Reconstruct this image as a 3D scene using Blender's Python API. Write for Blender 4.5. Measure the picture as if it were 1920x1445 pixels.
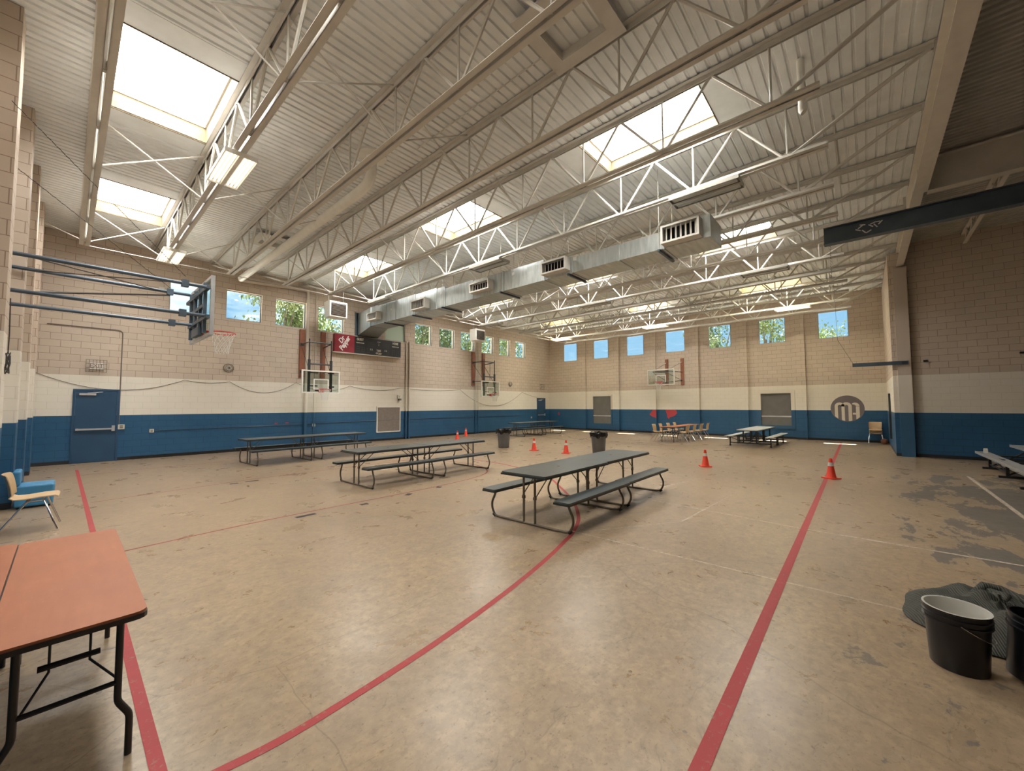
import bpy, math, random
from mathutils import Vector, Matrix, Euler
random.seed(7)
R = math.radians
SC = bpy.context.scene
COL = SC.collection
for _o in list(bpy.data.objects):
    bpy.data.objects.remove(_o, do_unlink=True)

# ------------------------------------------------------------------ camera
cam_d = bpy.data.cameras.new('camera'); cam = bpy.data.objects.new('camera', cam_d); COL.objects.link(cam)
cam_d.sensor_fit = 'HORIZONTAL'; cam_d.sensor_width = 36.0; cam_d.lens = 743.083 / 1920 * 36
cam_d.clip_start = 0.05; cam_d.clip_end = 400
_r = Vector((0.664819, -0.746999, -0.002732)); _u = Vector((-0.035677, -0.035406, 0.998736)); _f = Vector((0.746152, 0.663882, 0.050189))
_m = Matrix((( _r.x, _u.x, -_f.x, 0.0), (_r.y, _u.y, -_f.y, 0.0), (_r.z, _u.z, -_f.z, 1.69), (0, 0, 0, 1)))
cam.matrix_world = _m
SC.camera = cam
SC.view_settings.view_transform = 'Standard'; SC.view_settings.look = 'None'
SC.view_settings.gamma = 1.0; SC.view_settings.use_curve_mapping = False
SC.view_settings.exposure = 1.66
# ------------------------------------------------------------------ sky and sun
SKY_STRENGTH = 0.33
SUN_STRENGTH = 18.0
SKYLIGHT_STRENGTH = 10.0
SKYLIGHT_WARM = (1.0, 0.98, 0.94, 1)
W = bpy.data.worlds.new('sky'); SC.world = W; W.use_nodes = True
nt = W.node_tree; nt.nodes.clear()
def _n(t, **k):
    n = nt.nodes.new(t)
    for a, b in k.items(): setattr(n, a, b)
    return n
w_out = _n('ShaderNodeOutputWorld'); w_bg = _n('ShaderNodeBackground')
w_tc = _n('ShaderNodeTexCoord'); w_sep = _n('ShaderNodeSeparateXYZ'); w_ramp = _n('ShaderNodeValToRGB')
w_noise = _n('ShaderNodeTexNoise'); w_map = _n('ShaderNodeMapping'); w_cr = _n('ShaderNodeValToRGB'); w_mix = _n('ShaderNodeMixRGB')
w_ramp.color_ramp.elements[0].position = 0.0; w_ramp.color_ramp.elements[0].color = (0.44, 0.76, 1.0, 1)
w_ramp.color_ramp.elements[1].position = 0.6; w_ramp.color_ramp.elements[1].color = (0.22, 0.52, 0.95, 1)
w_map.inputs['Scale'].default_value = (1.6, 3.2, 7.0)
w_noise.inputs['Scale'].default_value = 2.2; w_noise.inputs['Detail'].default_value = 6
w_cr.color_ramp.elements[0].position = 0.40; w_cr.color_ramp.elements[0].color = (0, 0, 0, 1)
w_cr.color_ramp.elements[1].position = 0.56; w_cr.color_ramp.elements[1].color = (1, 1, 1, 1)
w_mix.inputs['Color2'].default_value = (1.5, 1.65, 1.7, 1)
# the cloud bank stands to the north west, the sky to the east stays clear
w_side = _n('ShaderNodeVectorMath', operation='DOT_PRODUCT'); w_side.inputs[1].default_value = (-0.75, 0.66, 0.0)
w_sm = _n('ShaderNodeMapRange'); w_sm.inputs['From Min'].default_value = 0.10; w_sm.inputs['From Max'].default_value = 0.45
w_mul = _n('ShaderNodeMath', operation='MULTIPLY')
L = nt.links.new
L(w_tc.outputs['Generated'], w_sep.inputs[0]); L(w_sep.outputs['Z'], w_ramp.inputs['Fac'])
L(w_tc.outputs['Generated'], w_map.inputs[0]); L(w_map.outputs[0], w_noise.inputs['Vector']); L(w_noise.outputs['Fac'], w_cr.inputs[0])
L(w_tc.outputs['Generated'], w_side.inputs[0]); L(w_side.outputs['Value'], w_sm.inputs['Value'])
L(w_cr.outputs[0], w_mul.inputs[0]); L(w_sm.outputs[0], w_mul.inputs[1]); L(w_mul.outputs[0], w_mix.inputs['Fac'])
L(w_ramp.outputs[0], w_mix.inputs['Color1']); L(w_mix.outputs[0], w_bg.inputs['Color']); L(w_bg.outputs[0], w_out.inputs[0])
w_bg.inputs['Strength'].default_value = SKY_STRENGTH
sd = bpy.data.lights.new('sun', 'SUN'); sun = bpy.data.objects.new('sun', sd); COL.objects.link(sun)
sd.energy = SUN_STRENGTH; sd.angle = R(0.53); sd.color = (1.0, 0.95, 0.86)
_sd = Vector((-0.308, -0.022, -0.955)).normalized()
sun.rotation_euler = _sd.to_track_quat('-Z', 'Y').to_euler()
sun.location = (30, 8, 20)

# ------------------------------------------------------------------ materials
MATS = {}
def mat(name, color, rough=0.6, metal=0.0, spec=0.5, emit=None, estr=0.0, alpha=None):
    if name in MATS: return MATS[name]
    m = bpy.data.materials.new(name); m.use_nodes = True
    b = m.node_tree.nodes['Principled BSDF']
    b.inputs['Base Color'].default_value = (*color[:3], 1); b.inputs['Roughness'].default_value = rough
    b.inputs['Metallic'].default_value = metal; b.inputs['Specular IOR Level'].default_value = spec
    if emit: b.inputs['Emission Color'].default_value = (*emit[:3], 1); b.inputs['Emission Strength'].default_value = estr
    MATS[name] = m
    return m
class NB:
    def __init__(s, m): s.t = m.node_tree; s.b = s.t.nodes['Principled BSDF']
    def n(s, t, ins=None, **k):
        n = s.t.nodes.new(t)
        for a, b in k.items(): setattr(n, a, b)
        for a, b in (ins or {}).items():
            if hasattr(b, 'is_output'): s.t.links.new(b, n.inputs[a])
            else: n.inputs[a].default_value = b
        return n
    def math(s, op, a, b=0.0, c=0.0, clamp=False):
        n = s.t.nodes.new('ShaderNodeMath'); n.operation = op; n.use_clamp = clamp
        for i, v in enumerate((a, b, c)):
            if hasattr(v, 'is_output'): s.t.links.new(v, n.inputs[i])
            else: n.inputs[i].default_value = v
        return n.outputs[0]
    def mix(s, f, a, b, mode='MIX'):
        n = s.t.nodes.new('ShaderNodeMixRGB'); n.blend_type = mode
        for i, v in zip(('Fac', 'Color1', 'Color2'), (f, a, b)):
            if hasattr(v, 'is_output'): s.t.links.new(v, n.inputs[i])
            elif i == 'Fac': n.inputs[i].default_value = v
            else: n.inputs[i].default_value = (*v[:3], 1)
        return n.outputs[0]
    def noise(s, vec, scale, detail=4, rough=0.55):
        n = s.n('ShaderNodeTexNoise', {'Vector': vec, 'Scale': scale, 'Detail': detail, 'Roughness': rough}); return n.outputs['Fac']
    def ramp(s, f, p0, p1):
        n = s.n('ShaderNodeMapRange', {'Value': f, 'From Min': p0, 'From Max': p1}); n.clamp = True; return n.outputs[0]
    def link(s, a, b): s.t.links.new(a, s.b.inputs[b])
def noisy(name, color, var=0.12, scale=4.0, **k):
    if name in MATS: return MATS[name]
    m = mat(name, color, **k); q = NB(m)
    pos = q.n('ShaderNodeNewGeometry').outputs['Position']
    f = q.ramp(q.noise(pos, scale, 5), 0.3, 0.7)
    q.link(q.mix(f, tuple(c * (1 - var) for c in color), tuple(min(1, c * (1 + var)) for c in color)), 'Base Color')
    return m
C_TAN = (0.445, 0.352, 0.270); C_CREAM = (0.69, 0.63, 0.53); C_BLUE = (0.028, 0.088, 0.185)
def block_mat(name, joints=True):
    m = mat(name, C_TAN, rough=0.62, spec=0.35); q = NB(m)
    g = q.n('ShaderNodeNewGeometry'); sp = q.n('ShaderNodeSeparateXYZ', {0: g.outputs['Position']}); sn = q.n('ShaderNodeSeparateXYZ', {0: g.outputs['True Normal']})
    u = q.math('ADD', q.math('MULTIPLY', sp.outputs['X'], q.math('ABSOLUTE', sn.outputs['Y'])), q.math('MULTIPLY', sp.outputs['Y'], q.math('ABSOLUTE', sn.outputs['X'])))
    z = sp.outputs['Z']
    vec = q.n('ShaderNodeCombineXYZ', {'X': q.math('ADD', u, 40.0), 'Y': q.math('ADD', z, 0.0)}).outputs[0]
    br = q.n('ShaderNodeTexBrick', {'Vector': vec, 'Scale': 1.0, 'Mortar Size': 0.006, 'Mortar Smooth': 0.2, 'Brick Width': 0.4064, 'Row Height': 0.2029,
             'Color1': (0, 0, 0, 1), 'Color2': (1, 1, 1, 1), 'Mortar': (0.5, 0.5, 0.5, 1)})
    br.offset = 0.5
    var = br.outputs['Color']; mor = br.outputs['Fac']
    pos = g.outputs['Position']
    n1 = q.ramp(q.noise(pos, 1.3, 5), 0.3, 0.72); n2 = q.noise(pos, 14.0, 4)
    tan = q.mix(q.math('MULTIPLY', var, 0.55), (0.625, 0.525, 0.430), (0.535, 0.445, 0.360)); tan = q.mix(q.math('MULTIPLY', n1, 0.35), tan, (0.47, 0.41, 0.35))
    tan = q.mix(q.math('MULTIPLY', mor, 0.75), tan, (0.24, 0.165, 0.115))
    crm = q.mix(q.math('MULTIPLY', n1, 0.5), (0.80, 0.755, 0.665), (0.72, 0.675, 0.59)); crm = q.mix(q.math('MULTIPLY', mor, 0.25), crm, (0.45, 0.38, 0.30))
    blu = q.mix(q.math('MULTIPLY', n1, 0.6), (0.026, 0.098, 0.205), (0.040, 0.128, 0.240)); blu = q.mix(q.math('MULTIPLY', mor, 0.45), blu, (0.010, 0.04, 0.095))
    hi = q.math('GREATER_THAN', z, 2.641); lo = q.math('LESS_THAN', z, 1.418)
    c = q.mix(hi, crm, tan); c = q.mix(lo, c, blu)
    base = q.math('LESS_THAN', z, 0.10); c = q.mix(q.math('MULTIPLY', base, 0.92), c, (0.030, 0.026, 0.026))
    q.link(c, 'Base Color')
    bump = q.n('ShaderNodeBump', {'Strength': 0.35, 'Distance': 0.01, 'Height': q.math('ADD', q.math('MULTIPLY', mor, -1.0), q.math('MULTIPLY', n2, 0.25))})
    q.t.links.new(bump.outputs[0], q.b.inputs['Normal'])
    rg = q.mix(lo, (0.7,) * 3, (0.42,) * 3); q.link(rg, 'Roughness')
    return m
M_BLOCK = block_mat('painted block wall')
def band_mat(name):
    m = mat(name, C_TAN, rough=0.5); q = NB(m)
    z = q.n('ShaderNodeSeparateXYZ', {0: q.n('ShaderNodeNewGeometry').outputs['Position']}).outputs['Z']
    c = q.mix(q.math('GREATER_THAN', z, 2.641), (0.76, 0.71, 0.62), (0.56, 0.48, 0.40)); c = q.mix(q.math('LESS_THAN', z, 1.418), c, (0.028, 0.105, 0.21))
    q.link(c, 'Base Color'); return m
M_BAND = band_mat('painted pipe')
def floor_mat():
    m = mat('worn sealed concrete', (0.4, 0.33, 0.25), rough=0.35, spec=0.6); q = NB(m)
    g = q.n('ShaderNodeNewGeometry'); pos = g.outputs['Position']; sp = q.n('ShaderNodeSeparateXYZ', {0: pos})
    wob = q.n('ShaderNodeTexNoise', {'Vector': pos, 'Scale': 0.7, 'Detail': 5}).outputs['Color']
    wp = q.n('ShaderNodeVectorMath', {0: pos, 1: wob}, operation='ADD').outputs[0]
    big = q.ramp(q.noise(wp, 0.5, 5, 0.55), 0.35, 0.65); mid = q.ramp(q.noise(wp, 2.2, 8, 0.66), 0.37, 0.63)
    fine = q.ramp(q.noise(pos, 16.0, 8, 0.7), 0.40, 0.60)
    c = q.mix(big, (0.425, 0.305, 0.183), (0.360, 0.262, 0.160)); c = q.mix(q.math('MULTIPLY', mid, 0.6), c, (0.485, 0.366, 0.240))
    c = q.mix(q.math('MULTIPLY', fine, 0.55), c, (0.245, 0.18, 0.118))
    dirt = q.ramp(q.noise(wp, 1.1, 8, 0.7), 0.48, 0.66); c = q.mix(q.math('MULTIPLY', dirt, 0.45), c, (0.24, 0.178, 0.122))
    m5 = q.ramp(q.noise(wp, 5.5, 7, 0.7), 0.42, 0.62); c = q.mix(q.math('MULTIPLY', m5, 0.36), c, (0.235, 0.172, 0.115))
    m9 = q.ramp(q.noise(pos, 11.0, 6, 0.75), 0.52, 0.63); c = q.mix(q.math('MULTIPLY', m9, 0.45), c, (0.20, 0.145, 0.098))
    lt = q.ramp(q.noise(pos, 8.0, 7, 0.75), 0.56, 0.66); c = q.mix(q.math('MULTIPLY', lt, 0.30), c, (0.50, 0.40, 0.30))
    speck = q.ramp(q.noise(pos, 30.0, 6, 0.75), 0.58, 0.65); c = q.mix(q.math('MULTIPLY', speck, 0.65), c, (0.12, 0.088, 0.06))
    pv = q.n('ShaderNodeTexVoronoi', {'Vector': pos, 'Scale': 4.5}); pit = q.math('MULTIPLY', q.math('LESS_THAN', pv.outputs['Distance'], q.math('MULTIPLY', q.n('ShaderNodeSeparateXYZ', {0: pv.outputs['Color']}).outputs['X'], 0.075)), 0.6); c = q.mix(pit, c, (0.075, 0.055, 0.04))
    st2 = q.n('ShaderNodeMapping', {'Vector': wp, 'Rotation': (0, 0, -0.9), 'Scale': (1.0, 11.0, 1.0)}).outputs[0]
    sc2 = q.ramp(q.noise(st2, 2.3, 7, 0.78), 0.60, 0.66); c = q.mix(q.math('MULTIPLY', sc2, 0.40), c, (0.13, 0.098, 0.07))
    blot = q.ramp(q.noise(wp, 6.5, 7, 0.7), 0.62, 0.70); c = q.mix(q.math('MULTIPLY', blot, 0.35), c, (0.17, 0.125, 0.085))
    # hairline cracks and scratches
    st = q.n('ShaderNodeMapping', {'Vector': wp, 'Rotation': (0, 0, 0.5), 'Scale': (1.0, 7.0, 1.0)}).outputs[0]
    sc = q.ramp(q.noise(st, 3.4, 6, 0.75), 0.61, 0.67); c = q.mix(q.math('MULTIPLY', sc, 0.40), c, (0.13, 0.10, 0.075))
    vo = q.n('ShaderNodeTexVoronoi', {'Vector': q.n('ShaderNodeVectorMath', {0: pos, 1: q.n('ShaderNodeVectorMath', {0: wob, 'Scale': 0.35}, operation='SCALE').outputs[0]}, operation='ADD').outputs[0], 'Scale': 0.22}, feature='DISTANCE_TO_EDGE').outputs['Distance']
    ck = q.math('LESS_THAN', vo, 0.0008); c = q.mix(q.math('MULTIPLY', ck, 0.28), c, (0.08, 0.06, 0.045))
    # grey film of bare, peeled concrete along the stage side
    nz = q.noise(wp, 1.15, 9, 0.68)
    nm = q.n('ShaderNodeMapping', {'Vector': pos, 'Scale': (0.55, 1.3, 1.0)}).outputs[0]
    pz = q.noise(nm, 1.5, 9, 0.66)
    mx = q.ramp(sp.outputs['X'], 4.6, 6.6); my = q.ramp(sp.outputs['Y'], 0.35, -1.9); lim = q.ramp(sp.outputs['X'], 15.5, 12.0)
    thr = q.math('MULTIPLY', q.math('MULTIPLY', mx, my), lim)
    peel = q.ramp(q.math('ADD', pz, q.math('MULTIPLY', thr, 0.29)), 0.665, 0.685)
    gr = q.mix(fine, (0.105, 0.098, 0.090), (0.145, 0.132, 0.118)); c = q.mix(q.math('MULTIPLY', peel, 0.85), c, gr)
    # scattered grey scuffs near the buckets
    mx2 = q.ramp(sp.outputs['X'], 1.6, 2.6); my2 = q.ramp(sp.outputs['Y'], 1.4, 0.0); l2 = q.ramp(sp.outputs['X'], 5.5, 4.5)
    t2 = q.math('MULTIPLY', q.math('MULTIPLY', mx2, my2), l2)
    p2 = q.ramp(q.math('ADD', q.noise(wp, 3.1, 8, 0.7), q.math('MULTIPLY', t2, 0.06)), 0.665, 0.685)
    c = q.mix(q.math('MULTIPLY', q.math('MULTIPLY', p2, t2), 0.75), c, (0.12, 0.11, 0.10))
    q.link(c, 'Base Color')
    rr = q.math('ADD', 0.27, q.math('MULTIPLY', mid, 0.08)); rr = q.math('ADD', rr, q.math('MULTIPLY', peel, 0.12)); q.link(rr, 'Roughness')
    bump = q.n('ShaderNodeBump', {'Strength': 0.04, 'Distance': 0.001, 'Height': fine})
    q.t.links.new(bump.outputs[0], q.b.inputs['Normal'])
    return m
M_FLOOR = floor_mat()
def line_mat(name, c1, wear):
    m = mat(name, c1, rough=0.55, spec=0.22); q = NB(m); pos = q.n('ShaderNodeNewGeometry').outputs['Position']
    f = q.ramp(q.noise(pos, 22.0, 8, 0.75), wear, wear + 0.12)
    f2 = q.ramp(q.noise(pos, 3.0, 6), 0.35, 0.7)
    c = q.mix(q.math('MULTIPLY', f2, 0.35), c1, tuple(x * 0.75 for x in c1)); c = q.mix(q.math('MULTIPLY', f, 0.75), c, (0.30, 0.22, 0.16)); q.link(c, 'Base Color'); return m
M_RED = line_mat('worn red court paint', (0.40, 0.062, 0.066), 0.56)
M_THINRED = line_mat('faded thin red tape', (0.27, 0.050, 0.042), 0.60)
M_WHITE_LINE = line_mat('faded white court paint', (0.62, 0.54, 0.44), 0.47)
M_DARKLINE = line_mat('faded dark tape', (0.035, 0.028, 0.025), 0.62)
M_DECK = noisy('painted steel deck', (0.77, 0.79, 0.78), 0.06, 3.0, rough=0.55)
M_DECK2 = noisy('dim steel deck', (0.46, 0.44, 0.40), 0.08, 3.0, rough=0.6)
M_STEEL = noisy('beige painted steel', (0.60, 0.575, 0.52), 0.05, 5.0, rough=0.5)
M_STEEL_W = noisy('white painted metal', (0.80, 0.78, 0.72), 0.05, 5.0, rough=0.45)
M_OSB = noisy('curb lining board', (0.15, 0.115, 0.062), 0.10, 9.0, rough=0.7)
M_GIRDER = noisy('grey beige girder paint', (0.66, 0.62, 0.55), 0.05, 4.0, rough=0.5)
M_BLUESTEEL = noisy('blue grey mill steel', (0.080, 0.110, 0.145), 0.25, 1.5, rough=0.42, metal=0.3)
M_NAVY = noisy('navy door paint', (0.026, 0.075, 0.15), 0.08, 2.0, rough=0.38)
M_NAVY2 = mat('dark navy gloss paint', (0.018, 0.052, 0.105), 0.35)
M_GALV = None
def galv():
    m = mat('galvanised duct', (0.52, 0.56, 0.56), rough=0.38, metal=0.85); q = NB(m); g = q.n('ShaderNodeNewGeometry'); pos = g.outputs['Position']
    s = q.n('ShaderNodeMapping', {'Vector': pos, 'Scale': (1, 6, 1)}).outputs[0]
    f = q.ramp(q.noise(s, 2.0, 6), 0.3, 0.7); q.link(q.mix(f, (0.42, 0.47, 0.48), (0.62, 0.66, 0.66)), 'Base Color')
    f2 = q.noise(pos, 8.0, 5); q.link(q.math('ADD', 0.28, q.math('MULTIPLY', f2, 0.25)), 'Roughness'); return m
M_GALV = galv()
M_ALU = noisy('brushed aluminium', (0.62, 0.64, 0.66), 0.08, 6.0, rough=0.38, metal=0.7)
M_CHROME = mat('chrome tube', (0.70, 0.70, 0.72), 0.18, 1.0)
M_BLACK = mat('black powder coat', (0.014, 0.014, 0.016), 0.4)
M_BLACKSATIN = noisy('charcoal frame steel', (0.030, 0.033, 0.036), 0.15, 6.0, rough=0.38)
M_PICTOP = noisy('dark green grey plastic top', (0.060, 0.076, 0.080), 0.16, 5.0, rough=0.30)
M_PICEDGE = mat('dark plastic edge', (0.022, 0.028, 0.029), 0.45)
M_PICFRAME = noisy('taupe steel tube', (0.150, 0.125, 0.095), 0.12, 9.0, rough=0.40, metal=0.35)
M_CLEAR = mat('clear glass', (0.8, 0.9, 0.9), 0.0)
def glass(name, tint, gl=0.07):
    m = bpy.data.materials.new(name); m.use_nodes = True; t = m.node_tree; t.nodes.clear()
    o = t.nodes.new('ShaderNodeOutputMaterial'); mx = t.nodes.new('ShaderNodeMixShader'); tr = t.nodes.new('ShaderNodeBsdfTransparent'); g = t.nodes.new('ShaderNodeBsdfGlossy')
    tr.inputs[0].default_value = (*tint, 1); g.inputs['Roughness'].default_value = 0.03; mx.inputs[0].default_value = gl
    t.links.new(tr.outputs[0], mx.inputs[1]); t.links.new(g.outputs[0], mx.inputs[2]); t.links.new(mx.outputs[0], o.inputs[0]); return m
M_GLASS = glass('window glass', (0.95, 0.98, 0.98), 0.05)
M_BOARDGLASS = glass('backboard glass', (0.86, 0.92, 0.90), 0.10)
M_WHITE = mat('white paint', (0.78, 0.78, 0.75), 0.45)
M_RIM = mat('red rim paint', (0.62, 0.045, 0.035), 0.4)
M_NET = mat('white net cord', (0.75, 0.73, 0.68), 0.8)
M_WOODRED = noisy('red brown stained plank', (0.26, 0.095, 0.050), 0.15, 8.0, rough=0.5)
M_WINFRAME = mat('grey blue window frame', (0.30, 0.36, 0.38), 0.45)
M_ORANGE = mat('orange cone rubber', (0.86, 0.060, 0.022), 0.45)
M_REFLECT = mat('white reflective collar', (0.80, 0.78, 0.74), 0.35)
M_GREYBIN = noisy('grey bin plastic', (0.135, 0.14, 0.14), 0.08, 5.0, rough=0.5)
M_BAG = noisy('black bin liner', (0.008, 0.008, 0.009), 0.3, 12.0, rough=0.25)
M_TANPLASTIC = noisy('tan moulded plastic', (0.56, 0.40, 0.23), 0.06, 8.0, rough=0.38)
M_BLUEVINYL = noisy('sky blue vinyl', (0.055, 0.25, 0.46), 0.08, 5.0, rough=0.4)
def wood_top():
    m = mat('orange brown plywood top', (0.45, 0.2, 0.11), rough=0.5, spec=0.3); q = NB(m); pos = q.n('ShaderNodeNewGeometry').outputs['Position']
    s = q.n('ShaderNodeMapping', {'Vector': pos, 'Scale': (6.0, 1.0, 1.0)}).outputs[0]
    a = q.ramp(q.noise(s, 3.5, 7, 0.6), 0.3, 0.7); b = q.ramp(q.noise(pos, 3.0, 5), 0.35, 0.65)
    c = q.mix(a, (0.355, 0.125, 0.058), (0.40, 0.15, 0.072)); c = q.mix(q.math('MULTIPLY', b, 0.4), c, (0.30, 0.105, 0.052))
    d = q.ramp(q.noise(pos, 40.0, 4), 0.70, 0.76); c = q.mix(q.math('MULTIPLY', d, 0.4), c, (0.50, 0.27, 0.16)); q.link(c, 'Base Color'); return m
M_WOODTOP = wood_top()
M_TABLEEDGE = mat('black table edge', (0.016, 0.013, 0.012), 0.45)
M_LAMTOP = noisy('light grey laminate', (0.47, 0.49, 0.47), 0.05, 4.0, rough=0.35)
M_SCREEN = noisy('grey brown woven screen', (0.235, 0.20, 0.175), 0.10, 9.0, rough=0.6)
M_SHADE = noisy('grey roller cover', (0.165, 0.165, 0.155), 0.10, 3.0, rough=0.45)
M_LOGO = mat('grey logo paint', (0.175, 0.155, 0.165), 0.55)
M_LOGOTXT = mat('cream logo letters', (0.70, 0.65, 0.55), 0.55)
M_REDPAINT = mat('red mural paint', (0.48, 0.055, 0.07), 0.5)
M_DRP = noisy('maroon sign face', (0.25, 0.022, 0.035), 0.2, 4.0, rough=0.4)
M_SCORE = noisy('black scoreboard face', (0.016, 0.017, 0.020), 0.2, 7.0, rough=0.4)
M_LETTER = mat('pale yellow lettering', (0.66, 0.62, 0.48), 0.5)
M_DIMLED = mat('unlit lamp dots', (0.10, 0.09, 0.08), 0.5)
M_TEXTRED = mat('faded exit red', (0.30, 0.12, 0.09), 0.5)
M_LITTUBE = mat('lit fluorescent tube', (1, 1, 1), 0.5, emit=(1.0, 0.90, 0.70), estr=0.9)
M_DIMTUBE = mat('lit dim tube', (1, 1, 1), 0.5, emit=(1.0, 0.88, 0.66), estr=0.8)
M_OFFTUBE = mat('unlit fluorescent tube', (0.72, 0.74, 0.72), 0.3)
M_REFLECTOR = mat('fixture reflector', (0.36, 0.35, 0.31), 0.35, 0.3)
M_SKYPANE = [mat('backlit skylight dome %d' % i, (0.9, 0.9, 0.85), 0.5, emit=SKYLIGHT_WARM, estr=SKYLIGHT_STRENGTH * f) for i, f in enumerate((0.92, 1.0, 0.98, 0.90))]
M_SKYYELLOW = mat('yellowed skylight dome', (0.9, 0.8, 0.45), 0.5, emit=(1.0, 0.93, 0.70, 1), estr=SKYLIGHT_STRENGTH * 0.85)
M_GREENPANEL = mat('pale green panel', (0.50, 0.62, 0.50), 0.5)
def corduroy():
    m = mat('dark olive corduroy', (0.07, 0.07, 0.055), rough=0.95); q = NB(m); tc = q.n('ShaderNodeTexCoord').outputs['Object']
    wv = q.n('ShaderNodeTexWave', {'Vector': q.n('ShaderNodeMapping', {'Vector': tc, 'Rotation': (0, 0, 1.25)}).outputs[0], 'Scale': 22.0, 'Distortion': 2.5, 'Detail': 2, 'Detail Scale': 0.4}).outputs['Fac']
    n = q.ramp(q.noise(tc, 6.0, 5), 0.3, 0.7)
    c = q.mix(wv, (0.030, 0.031, 0.026), (0.105, 0.105, 0.085)); c = q.mix(q.math('MULTIPLY', n, 0.4), c, (0.075, 0.078, 0.065)); q.link(c, 'Base Color')
    b = q.n('ShaderNodeBump', {'Strength': 0.6, 'Distance': 0.008, 'Height': wv}); q.t.links.new(b.outputs[0], q.b.inputs['Normal']); return m
M_FABRIC = corduroy()
M_BUCKET = mat('glossy black bucket plastic', (0.006, 0.006, 0.009), 0.30)
M_BUCKETIN = noisy('white bucket lining', (0.60, 0.59, 0.54), 0.05, 6.0, rough=0.5)
M_BALL = noisy('worn orange brown leather', (0.14, 0.045, 0.022), 0.15, 20.0, rough=0.6)
M_LEAF = noisy('green leaves', (0.062, 0.105, 0.024), 0.45, 1.2, rough=0.6)
M_LEAF2 = noisy('light green leaves', (0.105, 0.15, 0.032), 0.35, 1.2, rough=0.6)
M_BARK = noisy('tree bark', (0.10, 0.075, 0.05), 0.2, 5.0, rough=0.9)
M_BOUNCE = noisy('pale bounce ground', (0.52, 0.48, 0.42), 0.3, 0.5, rough=0.9)  # invented pale tone, throws sunlight up through the windows
M_GREYTRIM = mat('grey trim metal', (0.12, 0.13, 0.14), 0.5)
M_CABLE = mat('grey cable', (0.20, 0.17, 0.14), 0.6)
M_DARKWIRE = mat('dark steel wire', (0.045, 0.042, 0.04), 0.5)
M_OUTLET = mat('ivory plastic', (0.62, 0.60, 0.52), 0.5)
M_BOOK = M_OUTLET

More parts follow.
